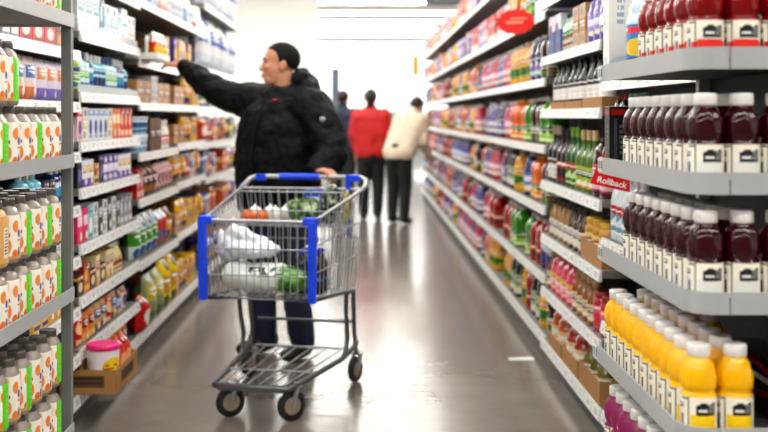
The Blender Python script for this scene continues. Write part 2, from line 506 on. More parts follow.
def P_bottle(kind, shape, w, h, body, cap, label, desc, cat='bottle', parts=True, seg=18, flat=1.0):
    S = SHAPES[shape]; r = w/2
    bq = MB(); prof = [(a*r, b*h) for a, b in S['p']]
    if prof[-1][0] > 0: pass
    l0, l1 = S['lab'][0]*h, S['lab'][1]*h
    bq.lathe(prof, seg, 0, S['sq'], sy=flat)
    lr = r*1.004
    lp = [(lr, l0), (lr, l1)] if shape != 'tub' else [(r*(.90+.1*(l0/h/.88))*1.006, l0), (r*(.90+.1*(l1/h/.88))*1.006, l1)]
    cr, c0, c1 = S['cap'][0]*r, S['cap'][1]*h, S['cap'][2]*h
    cp = [(cr*.97, c0), (cr, c0+.1*(c1-c0)), (cr, c1-.15*(c1-c0)), (cr*.9, c1)]
    d = w*flat
    def sh(q):   # shift so the front touches y=0 and the thing stands behind it
        q.v = [(x, y+d/2, z) for x, y, z in q.v]; return q
    if parts:
        lq = MB(); lq.lathe(lp, seg, 0, S['sq'], sy=flat, cap0=False, cap1=False)
        cq = MB(); cq.lathe(cp, max(12, seg-4), 0, sy=flat if cr > .6*r else 1)
        return Proto(kind, sh(bq).mesh(kind, body), [('label', sh(lq).mesh('label', label)), ('cap', sh(cq).mesh('cap', cap))], w, d, h, desc, cat)
    bq.lathe(lp, seg, 1, S['sq'], sy=flat, cap0=False, cap1=False)
    bq.lathe(cp, 12, 2, sy=flat if cr > .6*r else 1)
    return Proto(kind, sh(bq).mesh(kind, [body, label, cap]), [], w, d, h, desc, cat)

def liquid(name, col, rough=.1):
    return mat('liquid_' + name, col, rough, coat=.08, spec=.28, noise=.08, nscale=9)

_used = set()
def fill(side, y0, y1, z, groups, where, front=None, inset=.02, gap=.004, jitter=0, depth_rows=1, skip_from=None):
    """front facings of one shelf from the near end on; groups = [(proto, count)]"""
    s = -1 if side == 'L' else 1
    x = (front if front is not None else (LX if side == 'L' else RX)) + s*inset
    rz = PI/2 if side == 'L' else -PI/2
    y = y0 + .012
    for p, n in groups:
        fit = 0; yy = y
        while fit < n and yy + p.w + gap <= y1 - .008: fit += 1; yy += p.w + gap
        for i in range(fit):
            yc = y + p.w/2
            ix = RNG.uniform(0, jitter) if jitter else 0
            if fit == 1: lab = '%s, %s' % (p.desc, where)
            else: lab = '%s, %s of %s, %s' % (p.desc, 'nearest' if i == 0 else ORD[i], NUM[fit], where)
            base = lab; k = 2
            while lab in _labels:
                lab = base.replace(p.desc, 'another ' + p.desc) if k == 2 else base.replace(p.desc, 'further ' + p.desc)
                k += 1
                if k > 3: break
            place(p, (x + s*ix, yc, z + .0005), rz, lab, '%ss, %s' % (p.desc, where))
            y += p.w + gap
SHN = ['top shelf', 'second shelf', 'third shelf', 'fourth shelf', 'fifth shelf', 'sixth shelf', 'seventh shelf', 'eighth shelf', 'base shelf']

C = {}
WS = 1.5     # facing widths on the carton side
def box(k, w, d, h, base, a1, a2, desc, style=None, cat='box', kind=None):
    C[k] = P_box(kind or 'carton', w*WS, d, h, design(base, a1, a2, hash_(k), style), desc, cat); return C[k]
def hash_(k): return sum((i+3)*ord(c) for i, c in enumerate(k))
def bag(k, w, d, h, base, a1, a2, desc, style=None, cat='bag', kind='snack_bag'):
    C[k] = P_bag(kind, w*WS, d, h, design(base, a1, a2, hash_(k), style, .3), desc, cat, hash_(k) % 9); return C[k]
def bot(k, shape, w, h, body, cap, lab, desc, parts=True, kind=None, cat='bottle', rough=.1, style=None, flat=1., caprough=.4):
    C[k] = P_bottle(kind or 'bottle', shape, w*(1+(WS-1)*.7), h, mat('body_'+body, body, rough, coat=.4, noise=.08, nscale=9), mat('cap_'+cap, cap, caprough, noise=.02),
                    design(lab[0], lab[1], lab[2], hash_(k), style), desc, cat, parts, 18 if parts else 14, flat); return C[k]

# ---- carton side, bay with eight shelves (bay A) and the bay behind the shake rack
box('wb1', .085, .30, .185, 'edf1f4', 'cfe0ea', '7db7cc', 'tall white carton', 1)
box('wb2', .060, .30, .19, '0f6f92', '0a587a', 'bfe3ee', 'deep teal carton', 2)
box('wb3', .09, .30, .17, 'f2f4f6', 'b9d3e2', '5c9dc0', 'pale blue white carton', 3)
bot('tl1', 'lotion', .055, .185, 'c9e6ee', '2e6f9c', ('e8f3f6','1f8fae','8bd04a'), 'pale blue lotion bottle', kind='lotion_bottle')
bot('tl2', 'lotion', .055, .18, '8fd0dd', 'f2f2f2', ('d5eef2','2b7fb0','0c4f85'), 'aqua lotion bottle', kind='lotion_bottle')
bot('tl3', 'lotion', .055, .185, 'b7dd60', 'f5f5f2', ('e5f2c8','7fb62c','2f8fae'), 'lime lotion bottle', kind='lotion_bottle')
bot('tl4', 'lotion', .055, .185, '124a86', 'f2f2f2', ('1b5fa0','e6eef5','5ab2d2'), 'dark blue lotion bottle', kind='lotion_bottle')
box('r1', .06, .26, .145, 'e9edf3', 'a9c3e0', '3b66b0', 'white and blue carton', 0)
box('r2', .06, .26, .15, 'f2ede2', 'e8d9b0', '8fa7cc', 'cream carton', 3)
box('r3', .055, .26, .15, 'f49a2c', 'e4781c', 'fff0d0', 'orange carton', 1)
box('r4', .06, .26, .155, 'e04030', 'cc2418', 'ffd9b0', 'coral red carton', 2)
box('r5', .055, .26, .14, 'f4d8dc', 'd9486e', '7a4fa0', 'pink and white carton', 0)
box('b1', .065, .26, .13, '5a4aa0', 'e8dff2', 'f2f0fa', 'violet carton', 3)
box('b2', .065, .26, .12, 'f3f1f7', '7a5bb8', 'e9c33c', 'white violet carton', 1)
box('b3', .05, .26, .13, '17182e', '30305e', '8c90d0', 'midnight carton', 0)
box('b4', .065, .26, .095, 'f4d04a', 'e2a020', '5a4aa0', 'low yellow carton', 2)
box('k1', .06, .26, .15, 'ef3f8e', 'd81c6e', 'ffd6e6', 'hot pink carton', 1)
box('k2', .055, .26, .155, '9fd9dc', '5fb9c4', 'ffffff', 'light cyan carton', 0)
box('k3', .06, .26, .16, 'ecebe9', 'd0ced0', '8c8a90', 'plain white carton', 3)
box('k4', .055, .26, .165, '1e1e22', '3a3a40', 'bfbfc6', 'black carton', 1)
box('k5', .06, .26, .15, 'a9a9ae', '7d7d84', 'e6e6ea', 'silver grey carton', 2)
box('o1', .07, .26, .13, 'dd7a2a', 'b54f17', 'f2d13c', 'burnt orange carton', 2)
box('o2', .07, .26, .09, '23201f', 'e9b529', 'f3e6c0', 'black carton with yellow mark', 0)
box('o3', .05, .26, .14, 'f4e9c2', 'e4b024', 'b83a26', 'cream and gold carton', 1)
bot('o4', 'sauce', .05, .15, 'f1e7b4', 'f4f4f0', ('f5efc8','d8c04a','b84a30'), 'pale yellow bottle')
bag('s1', .07, .035, .14, 'b6302a', 'd9563c', 'f4d9a8', 'dark red pouch', kind='pouch')
bag('s2', .07, .035, .135, 'e8973a', 'f4c46c', '8a2f1c', 'orange pouch', kind='pouch')
bag('s3', .07, .035, .14, 'd9b77e', 'a87a3e', '4b6fb0', 'tan pouch', kind='pouch')
bag('s4', .07, .035, .135, '3f5fa8', 'b7c7ea', 'f2d24a', 'blue pouch', kind='pouch')
bag('s5', .07, .035, .13, 'f0e2dc', 'd65a7a', '7c3e94', 'pale pink pouch', kind='pouch')
A = 'bay of small cartons'
y0, y1 = 4.62, 5.84
fill('L', y0, y1, 1.955, [(C['wb3'],3),(C['k3'],2),(C['wb1'],3)], 'highest shelf, '+A)
fill('L', y0, y1, 1.70, [(C['wb1'],3),(C['wb2'],1),(C['wb3'],2),(C['k2'],1),(C['wb1'],1),(C['k3'],2)], 'second shelf, '+A)
fill('L', y0, y1, 1.435, [(C['tl3'],1),(C['tl1'],2),(C['tl4'],1),(C['tl2'],3),(C['tl1'],3),(C['tl4'],2),(C['tl2'],1)], 'third shelf, '+A)
fill('L', y0, y1, 1.218, [(C['r5'],1),(C['r2'],1),(C['r1'],4),(C['r2'],1),(C['r3'],2),(C['r4'],3)], 'fourth shelf, '+A)
fill('L', y0, y1, 1.013, [(C['b3'],1),(C['b2'],2),(C['b4'],1),(C['b3'],1),(C['b1'],3),(C['b2'],3)], 'fifth shelf, '+A)
fill('L', y0, y1, .769, [(C['k1'],2),(C['k2'],1),(C['k3'],1),(C['k4'],1),(C['k3'],1),(C['k4'],1),(C['k3'],1),(C['k4'],1),(C['k5'],3)], 'sixth shelf, '+A)
fill('L', y0, y1, .539, [(C['o2'],1),(C['o1'],1),(C['o2'],1),(C['o3'],1),(C['o2'],1),(C['o3'],2),(C['o4'],3)], 'seventh shelf, '+A)
fill('L', y0, y1, .315, [(C['s1'],1),(C['s2'],2),(C['s3'],2),(C['s1'],1),(C['s3'],1),(C['s4'],1),(C['s5'],1)], 'eighth shelf, '+A)
B = 'bay behind shake rack'
y0, y1 = 3.40, 4.62
bag('p1', .09, .05, .16, 'e9e2f0', '9f8fd0', 'e8a878', 'lilac pouch', kind='pouch')
bag('p2', .09, .05, .165, 'f3e2da', 'e89a70', '7f9fd0', 'peach pouch', kind='pouch')
box('q1', .10, .25, .10, 'd83a3a', 'a81f22', 'f6e0e0', 'red carton', 0)
box('q2', .12, .25, .17, 'b07a4a', '8a5a30', 'd8b48a', 'brown carton', 3)
fill('L', y0+.25, y1, 1.611, [(C['k5'],2),(C['q1'],3),(C['q2'],2)], 'second shelf, '+B)
fill('L', y0+.1, y1, 1.39, [(C['r3'],1),(C['o4'],3),(C['p2'],2),(C['p1'],4)], 'third shelf, '+B)
fill('L', y0+.1, y1, 1.175, [(C['b3'],4),(C['b1'],3),(C['r5'],4),(C['b2'],3)], 'fourth shelf, '+B)
fill('L', y0+.5, y1, .945, [(C['tl2'],3),(C['b3'],2),(C['tl4'],3)], 'fifth shelf, '+B)
fill('L', y0+.6, y1, .725, [(C['r1'],3),(C['k3'],3)], 'sixth shelf, '+B)
fill('L', y0+.6, y1, .505, [(C['b4'],2),(C['o3'],3),(C['b4'],2)], 'seventh shelf, '+B)
fill('L', y0+.7, y1, .13, [(C['b4'],2),(C['s5'],0)], 'base shelf, '+B)

# tub shrink-pack standing in a cardboard tray on the base shelf of bay A
def tray(loc, rz, w, d, h, label, m=CARD, cat='cardboard tray', lip=.35):
    """open cardboard tray, low at the front and back, higher at its ends"""
    q = MB(); t = .004
    q.box((-w/2, 0, 0), (w/2, d, t))
    q.box((-w/2, 0, t), (w/2, t, h)); q.box((-w/2, d-t, t), (w/2, d, h))
    q.box((-w/2, t, t), (-w/2+t, d-t, h)); q.box((w/2-t, t, t), (w/2, d-t, h))
    o = put('cardboard_tray', q.mesh('cardboard_tray', m), None, loc, rz)
    tag(o, label, cat)
    return o
CARDP = printed('cardboard_tray_print', 'c49c68', [('r',.22,.25,.8,.75,'86643c'), ('t',.25,.3,.77,.7,'5d4326',2)], .75)
bag('or1', .068, .09, .19, 'e0571f', 'c23a14', 'f6c49a', 'orange red pouch', kind='pouch')
tray((-1.06, 4.80, .131), PI/2, .42, .25, .105, 'brown cardboard tray jutting from the base shelf under pink-lidded tubs', CARDP)
tubp = P_bottle('plastic_tub', 'tub', .142, .20, mat('tub_white', 'fdf6f8', .35), mat('lid_pink', 'f0309a', .35),
                printed('tub_label', 'fdf4f6', [('c',.40,.60,.12,.26,'f8e02c'), ('c',.66,.60,.12,.26,'f8e02c'), ('t',.28,.5,.50,.68,'c86a20',2), ('r',0,.0,1,.1,'e0b0cc'), ('c',.46,.22,.05,.12,'3d55b8')]),
                'white tub with pink lid', 'tub')
place(tubp, (-1.067, 4.672, .1355), PI/2, 'white tub with pink lid and yellow spot in the brown cardboard tray')
for i in range(2): place(C['or1'], (-1.08, 4.83+.11*i, .1355), PI/2, 'orange red pouch in the brown cardboard tray, %s of two' % ('nearer' if i == 0 else 'farther'), 'pouches in the cardboard tray')
fill('L', 5.10, 5.84, .131, [(C['s2'],4)], 'base shelf, '+A, inset=.0)
box('k6', .10, .26, .13, 'c9b7d4', '8f6fae', 'f3eef6', 'mauve carton', 1)

WS = 1.0
# ---- the bay the man reaches into
G = 'bay the man reaches into'
y0, y1 = 5.84, 7.06
box('m1', .11, .25, .17, 'f4f2f0', 'd8342c', 'f0c8c0', 'white and red carton', 1)
box('m2', .09, .25, .20, 'd33028', 'a81a1a', 'f6e2c8', 'bright red carton', 0)
box('m3', .10, .25, .18, '35a6cf', 'eef6fa', '1b5f9c', 'sky blue carton', 2)
bot('m4', 'lotion', .07, .2, 'f2f2f2', 'e9e9e9', ('f5f5f5','d8dfe8','8fb0d0'), 'white lotion bottle', kind='lotion_bottle')
fill('L', y0, y1, 1.975, [(C['m1'],2),(C['m3'],2),(C['m4'],3),(C['m2'],3),(C['m4'],2)], 'top shelf, '+G)
bag('m5', .12, .06, .19, 'e6c02c', 'c89a18', '3f8f3a', 'yellow snack bag')
bag('m6', .11, .06, .17, 'f1efec', 'd94838', 'f0b42c', 'white snack bag')
bot('m7', 'sauce', .055, .18, 'f4f0e8', 'f2f2f0', ('f8f6f2','d03a3a','e9b8b8'), 'white squeeze bottle')
box('m8', .15, .25, .20, 'c89f72', 'b58a5c', 'd8b48a', 'plain brown carton', 3)
fill('L', 6.36, y1, 1.645, [(C['m6'],1),(C['m5'],2),(C['m7'],2),(C['m8'],1)], 'second shelf, '+G, inset=.05)
box('m9', .20, .30, .125, 'c89f72', 'b58a5c', 'd8b48a', 'brown carton', 3)
fill('L', y0, y1, 1.405, [(C['m9'],2),(C['m4'],0),(C['m6'],0),(C['k3'],2),(C['m9'],2),(C['m7'],0)], 'third shelf, '+G)
bot('n1', 'tub', .11, .10, 'e9eef2', 'f4f6f8', ('dfe9f0','8fb7d0','4a8ab8'), 'white and blue tub', kind='plastic_tub', cat='tub')
bot('n2', 'tub', .11, .10, '8fc0dc', 'f4f6f8', ('b7d7e6','e8f2f6','3a7ab0'), 'light blue tub', kind='plastic_tub', cat='tub')
fill('L', y0, y1, 1.125, [(C['n1'],3)], 'bottom layer, fourth shelf, '+G)
fill('L', y0, y1, 1.2265, [(C['n2'],3)], 'stacked on white tubs, '+G)
box('n3', .17, .3, .19, '7d5a3a', '634428', '94704c', 'dark brown carton', 3)
fill('L', 6.20, y1, 1.125, [(C['n3'],2),(C['m7'],5)], 'fourth shelf, '+G)
box('n4', .09, .25, .16, 'd8302a', 'b01c1c', 'f0d0c0', 'scarlet carton', 2)
bag('n5', .14, .10, .18, '8c5f38', '6e4828', 'b88a5c', 'brown paper bag', kind='paper_bag')
bag('n6', .12, .07, .17, 'e6c6c8', 'c87a8c', '9c4c6c', 'rosy snack bag')
fill('L', y0, y1, .871, [(C['n4'],2),(C['m8'],0),(C['n5'],3),(C['n6'],4)], 'fifth shelf, '+G)
bag('n7', .16, .10, .24, 'dfe9e2', '5fae3c', '2f6fb0', 'white and green bag')
bag('n8', .15, .10, .22, '4f7fc0', 'e8eef6', 'd0503a', 'blue and white bag')
bag('n9', .14, .09, .22, 'c0503c', 'e8b84a', '3f8f4a', 'rust red bag')
fill('L', y0, y1, .525, [(C['n7'],4),(C['n8'],2),(C['n9'],2)], 'sixth shelf, '+G)
bag('g1', .22, .13, .29, 'a9b08a', '7f8f5a', 'd8c84a', 'grey green sack', kind='sack')
bag('g2', .24, .14, .33, 'f0d21e', 'd9b010', '5a7a2c', 'big yellow sack', kind='sack')
bag('g3', .17, .12, .2, 'd01f1f', 'a81616', 'f4f0ec', 'bright red sack', kind='sack')
fill('L', y0, y1, .131, [(C['g3'],1),(C['g1'],2),(C['g2'],2)], 'base shelf, '+G, inset=-.03)

# the packets in the shelf-ready tray the man reaches for
packs = P_bag('snack_packet', .11, .05, .15, printed('packet_print', 'f2ece6', [('r',0,0,1,.60,'e0301c'), ('c',.5,.34,.40,.26,'fcd41c'), ('r',.1,.72,.9,.9,'e8c8c4')], .3), '', 'packet', 3)
tray((-1.13, 6.055, 1.6455), PI/2, .37, .18, .035, 'low white display tray holding red and yellow packets by the reaching hand', WHITE, 'display tray')
for i in range(3):
    place(packs, (-1.14, 5.94+.117*i, 1.650), PI/2, 'white packet with red base and yellow spot, %s of three by reaching hand' % ORD[i], 'packets in the white display tray')

# ---- further bays on the carton side
pool = []
for k, (base, a1, a2, nm) in enumerate([('f0c81e','d89a10','5a3c8c','yellow'), ('6a4a9c','8f74c0','e8c848','purple'), ('e9e6e2','4a7ab8','d04a3a','off-white'), ('d0402c','f0b83a','f4ece0','red'),
                                    ('3d8f4a','e8d84a','f4f2e8','green'), ('e07a2c','f4d4a0','7c2c1c','orange'), ('4a86c4','f0f4f8','e8c030','blue'), ('e8b8c4','c85a84','f6eef0','pink')]):
    pool.append(bag('fb%d' % k, .16, .08, .20, base, a1, a2, nm+' bag'))
    pool.append(box('fx%d' % k, .13, .25, .18, base, a1, a2, nm+' carton'))
bag('tw1', .20, .12, .42, 'f2f3f5', 'dfe5ee', '5f86c8', 'tall white wrapped pack', 1, kind='wrapped_pack', cat='pack')
bag('tw2', .20, .12, .46, 'eef0f4', '3f6fc0', 'dfe5ee', 'tall white blue-banded pack', 2, kind='wrapped_pack', cat='pack')
for bi, (y0, lv, nm) in enumerate([(7.06, LEFT_L3, 'yellow pack bay'), (8.28, LEFT_L4, 'fifth carton-side bay'), (9.50, LEFT_L4, 'last carton-side bay')]):
    y1 = y0 + BW
    for li, z in enumerate(lv + [.085]):
        gs = []
        if bi == 0 and 2 <= li <= 6:
            gs = ([(C['m9'],2),(C['fb0'],2),(C['fx0'],2)] if li < 4 else [(C['m9'],1),(C['fb0'],2),(C['fx0'],3)]) if li != 4 else [(C['fb0'],3),(C['fb2'],1),(C['fx2'],1),(C['fb0'],2)]
        elif bi > 0 and li < 2:
            gs = [(C['tw1'],2),(C['tw2'],1),(C['tw1'],2)]
        elif li == 0:
            gs = [(C['m4'],4),(C['m3'],2),(C['m4'],4),(C['m1'],2),(C['k3'],6)]
        else:
            for _ in range(4): gs.append((RNG.choice(pool), RNG.choice((1,2,2))))
        fill('L', y0, y1, z+.0455, gs, '%s, %s' % (SHN[li] if li < 6 else 'base shelf', nm), jitter=.02)
# ---- juice side ---------------------------------------------------------------------------
J = 'bay of small dark bottles'
y0, y1 = 4.36, 5.80
box('j1', .16, .3, .20, '2f66b0', 'e8eef6', '1b3f80', 'blue and white carton', 2)
bot('j2', 'sauce', .075, .19, 'cfe3d2', '1c2420', ('d7e6c8','5f9c4a','b8405c'), 'clear green bottle')
box('j3', .13, .3, .19, 'd8b88c', 'c09a68', '7fa0c0', 'tan carton', 3)
bot('j4', 'jug2', .10, .22, '8a78c4', '4a3c90', ('b8aede','6a58b0','e8e4f4'), 'lavender bottle')
fill('R', y0, y1, 1.645, [(C['j4'],3),(C['j3'],2),(C['j2'],3),(C['j1'],2)], 'second shelf, '+J, front=.965, gap=.02)
def crate_row(y0, y1, z, proto, n, trayh, label, where, front, tw, rows=1, m=CARD):
    """a half-cut carton with bottles standing in it; bottles are things of their own"""
    g = .055; w = n*(proto.w+g)+.012; d = rows*(proto.d+.004)+.012
    yc = y0 + w/2
    tray((front+.02, yc, z+.0005), -PI/2, w, d, trayh, label, m)
    k = 0
    for i in range(n):
        for j in range(rows):
            yy = y0 + .006 + g/2 + proto.w/2 + i*(proto.w+g)
            xx = front + .02 + .006 + j*(proto.d+.004)
            place(proto, (xx, yy, z+.006), -PI/2, '%s, %s of %s in a %s' % (proto.desc, 'nearest' if i == 0 else ORD[i], NUM[n], where) + (', %s row' % ('front' if j == 0 else 'rear') if rows > 1 else ''), '%ss in the %s' % (proto.desc, where))
    return y0 + w
bot('w1', 'beer', .07, .225, '1a1214', '111113', ('ffffff','f4f0e8','5a5052'), 'dark bottle with white label', style=3)
yq = crate_row(4.40, y1, 1.365, C['w1'], 3, .045, 'brown half-carton of dark bottles nearest the drinks rack', 'brown half-carton by drinks rack', .965, .3)
yq = crate_row(yq+.03, y1, 1.365, C['w1'], 3, .035, 'second brown half-carton of dark bottles from the drinks rack', 'second brown half-carton', .965, .3)
yq = crate_row(yq+.03, y1, 1.365, C['w1'], 3, .035, 'third brown half-carton of dark bottles from the drinks rack', 'third brown half-carton', .965, .3)
bot('w2', 'wine', .085, .295, '1d2a1c', 'c8b49a', ('ecebe6','d8d6ce','7a2c34'), 'dark green bottle, white label', style=3)
bot('w3', 'wine', .082, .28, '6f8f2c', 'dcc89c', ('b8cc5a','e8b83c','4a6a1c'), 'olive green bottle', style=1)
bot('w4', 'wine', .082, .28, '4a2038', '2a2a2c', ('c02c3c','e8d0c0','3c141c'), 'plum bottle with red label', style=0)
bot('w5', 'wine', .082, .29, '3f7a3c', '8fb83c', ('d8e8b8','c03c4c','3f8f3c'), 'leaf green bottle', style=2)
bot('w6', 'jug2', .10, .25, '5c1830', '24181c', ('a83058','d86a8c','e8c8d0'), 'magenta juice bottle', style=2)
fill('R', y0, y1, .985, [(C['w6'],2),(C['w3'],3),(C['w5'],2),(C['w4'],2),(C['w2'],3)], 'fourth shelf, '+J, front=.965, gap=.04)
bot('h1', 'jar', .085, .18, 'd8a81c', 'e8c02c', ('c89a3c','a87028','f0dca0'), 'gold jar with yellow lid', kind='jar', cat='jar')
bot('h2', 'sauce', .075, .20, 'b08a2c', '3a2c18', ('f0eee6','d8d0bc','8a5a2c'), 'olive gold bottle', style=1)
bot('h3', 'sauce', .075, .205, '6a4a24', '2a2018', ('efece4','d0c8b8','8a4a2c'), 'amber bottle with white label', style=1)
yq = crate_row(4.40, y1, .695, C['h1'], 3, .09, 'brown carton under gold jars next to the drinks rack', 'brown carton under gold jars', .965, .3)
fill('R', yq, y1, .695, [(C['h3'],3),(C['h2'],6)], 'fifth shelf, '+J, front=.965, gap=.05)
bot('i1', 'jar', .10, .17, 'c8202c', 'b01822', ('e87a94','f0b0c0','d84a64'), 'pink label jar', kind='jar', cat='jar')
bot('i2', 'sauce', .08, .195, 'a8742c', 'c8b48c', ('ead8b0','c89a4a','7a3c1c'), 'honey brown bottle')
bot('i3', 'jug2', .105, .20, 'e0607a', 'c02030', ('f08ca0','f6c8d0','e8d048'), 'pink juice bottle')
fill('R', y0, y1, .41, [(C['i1'],2),(C['i2'],4),(C['i3'],4),(C['i2'],2)], 'sixth shelf, '+J, front=.965, gap=.035)
bot('t1', 'jug2', .12, .21, 'c8701c', '3c4a38', ('e8c8a0','b86a2c','e8e0d0'), 'orange brown jug', kind='juice_jug', style=1)
bot('t2', 'jug2', .12, .205, 'b8461c', 'd87838', ('ead0b0','a84a24','f0e8d8'), 'rust orange jug', kind='juice_jug', style=1)
bot('t3', 'sauce', .08, .20, '8c8030', 'd8c070', ('e8e4c8','a89038','4a4a1c'), 'moss gold bottle')
yq = crate_row(4.40, y1, .131, C['t3'], 3, .10, 'brown carton of moss gold bottles on the base shelf', 'base carton of moss gold bottles', .955, .3, 1)
yq = crate_row(yq+.04, y1, .131, C['t2'], 2, .08, 'brown carton of rust orange jugs on the base shelf', 'base carton of rust orange jugs', .955, .3)
yq = crate_row(yq+.04, y1, .131, C['t1'], 2, .07, 'brown carton of orange brown jugs on the base shelf', 'base carton of orange brown jugs', .955, .3)

# bay behind the drinks rack: only its far end shows beside the rack
K = 'bay behind drinks rack'
bot('c1', 'round', .085, .26, 'dfe6e8', 'f2f2f2', ('e8eef0','c83c3c','8fb0c0'), 'clear bottle', rough=.05)
bot('c2', 'jug2', .09, .25, '17151a', 'c02a22', ('2a262c','8a1f1c','c8c4c8'), 'black bottle with red top')
bot('c3', 'wine', .08, .25, '2a3434', '9cc4bc', ('40504e','8fb0a8','1c2424'), 'dark teal bottle')
fill('R', 3.85, 4.36, 1.165, [(C['c3'],3),(C['c2'],3)], 'third shelf, '+K, front=.97)
fill('R', 3.85, 4.36, .835, [(C['c1'],6)], 'fourth shelf, '+K, front=.97)
fill('R', 3.5, 4.36, 1.475, [(C['h3'],8)], 'second shelf, '+K, front=.97)

# far juice bays
def jugset(parts):
    d = {}
    T = '' if parts else '~'
    def jb(k, *a, **kw):
        kk = k + T
        bot(kk, *a, parts=parts, kind='juice_jug', **kw); d[k] = C[kk]
    jb('dr', 'jug', .125, .27, '5a0f1c', 'd8d2d0', ('4fae2c','8a1f2c','e8e4dc'), 'dark red juice jug', style=3)
    jb('og', 'jug', .125, .265, 'e8841c', 'f0b83c', ('f0a03c','3f8f3c','f4e4c0'), 'orange juice jug', style=2)
    jb('ye', 'jug2', .12, .26, 'f0b81c', 'e8e4dc', ('f4d44a','d8541c','3f8f3c'), 'golden yellow juice jug', style=0)
    jb('pu', 'jug2', .12, .265, '4a1c6c', 'e4dfe8', ('a884c8','6a3c94','d8ece0'), 'purple juice jug', style=2)
    jb('pk', 'jug2', .12, .26, 'c8305f', 'f0ecec', ('e888a8','b82c5c','f4e4e8'), 'pink juice jug', style=1)
    jb('gr', 'jug', .12, .265, '4fa01c', 'd8d4d0', ('b4dc4a','2f7a1c','f0f0d8'), 'green juice jug', style=2)
    jb('rb', 'jug2', .12, .265, '8a1420', 'c8202c', ('1f5fb4','d8dce4','7a1c28'), 'red jug with blue label', style=2)
    jb('bk', 'jug2', .12, .27, '1a1218', '24181c', ('b8d0a0','e8e4e0','2c4a24'), 'near-black juice jug', style=1)
    jb('lb', 'jug2', .12, .265, '2c4a94', 'e8e4e0', ('5c94d4','e8d04a','dfe8f4'), 'blue drink jug', style=1)
    jb('rd', 'jug', .12, .26, 'b8201c', 'e8e0dc', ('d8483c','f0d8a8','7c1414'), 'tomato red juice jug', style=0)
    jb('lv', 'jug2', .115, .25, '6a58a8', 'e4dfe8', ('9c90c4','5c4c94','e0dcec'), 'lavender drink jug', style=1)
    return d
JN, JF = jugset(True), jugset(False)
bag('yb1', .18, .10, .24, 'f4d41c', 'e09a1c', '4f9c2c', 'yellow drink-mix bag')
bag('yb2', .16, .10, .24, 'b8d83c', '5fa42c', 'f0d83c', 'lime green bag')
box('yx1', .20, .3, .22, 'e8483c', 'f4e8e0', 'c02c2c', 'red and white carton', 1)
box('yx2', .22, .3, .22, 'f0dfe0', 'e08ca0', '8c6cb4', 'pale pink carton', 2)
box('yx3', .20, .3, .24, 'f4bc1c', 'e8941c', '3f8f3c', 'sunny yellow carton', 3)
box('yx4', .18, .3, .22, '8c74b8', 'd8cce8', 'f0e8f4', 'light purple carton', 0)
box('yx5', .16, .3, .28, 'eef2f8', '2f6fc4', 'dfe8f4', 'white carton with blue stripe', 3)
FARN = ['red sign bay', 'second juice bay', 'third juice bay', 'fourth juice bay', 'fifth juice bay', 'sixth juice bay', 'seventh juice bay', 'eighth juice bay', 'ninth juice bay', 'last juice bay']
plan = {
 0: {0: [('yx5',6)], 1: [('yx5',3),('yb2',2),('yb1',2),('yx3',1)],
     2: [('dr',4),('pu',3),('ye',3)], 3: [('gr',3),('dr',3),('gr',2),('og',2)], 4: [('dr',5),('og',3),('lb',1)],
     5: [('rb',5),('rd',3),('gr',2)], 6: [('dr',2),('ye',2),('bk',3),('rd',1),('ye',2)]},
 1: {0: [('yb1',3),('yx3',3)], 1: [('yx3',2),('yx4',1),('yx1',2),('yx2',1)],
     2: [('ye',3),('pk',3),('lv',3)], 3: [('og',4),('pk',3),('pu',3)], 4: [('ye',2),('bk',3),('pu',2),('pk',2)],
     5: [('gr',4),('rd',5)], 6: [('bk',4),('ye',5)]},
 2: {0: [('yb1',4),('yx3',2)], 1: [('yx1',2),('yx2',2),('yx4',1)],
     2: [('pk',4),('lv',2),('pk',3)], 3: [('lv',5),('pu',4)], 4: [('pk',3),('lv',4),('og',2)],
     5: [('rd',4),('pk',4)], 6: [('ye',4),('og',3),('pu',2)]},
}
for bi in range(10):
    y0 = 5.80 + BW*bi; y1 = y0 + BW
    Js = JN if bi < 1 else JF
    for li, z in enumerate(RIGHT_F + [.085]):
        if li == 0 and bi == 0: continue
        if bi in plan and li in plan[bi]: g0 = plan[bi][li]
        elif li < 2: g0 = [(RNG.choice(('yx1','yx2','yx3','yx4','yb1')), 2) for _ in range(3)]
        else: g0 = [(RNG.choice(('dr','og','ye','pu','pk','lv','lv','rd','lb','ye')), RNG.choice((2,3))) for _ in range(3)]
        gs = [((Js[k] if k in Js else C[k]), n) for k, n in g0]
        gs = [(p, max(1, min(n-1, 2)) if li > 1 else n) for p, n in gs]
        fill('R', y0, y1, z+.0455, gs, '%s, %s' % (SHN[li] if li < 6 else 'base shelf', FARN[bi]), jitter=.015, gap=(.07 if bi < 3 else .11) if li > 1 else .02)

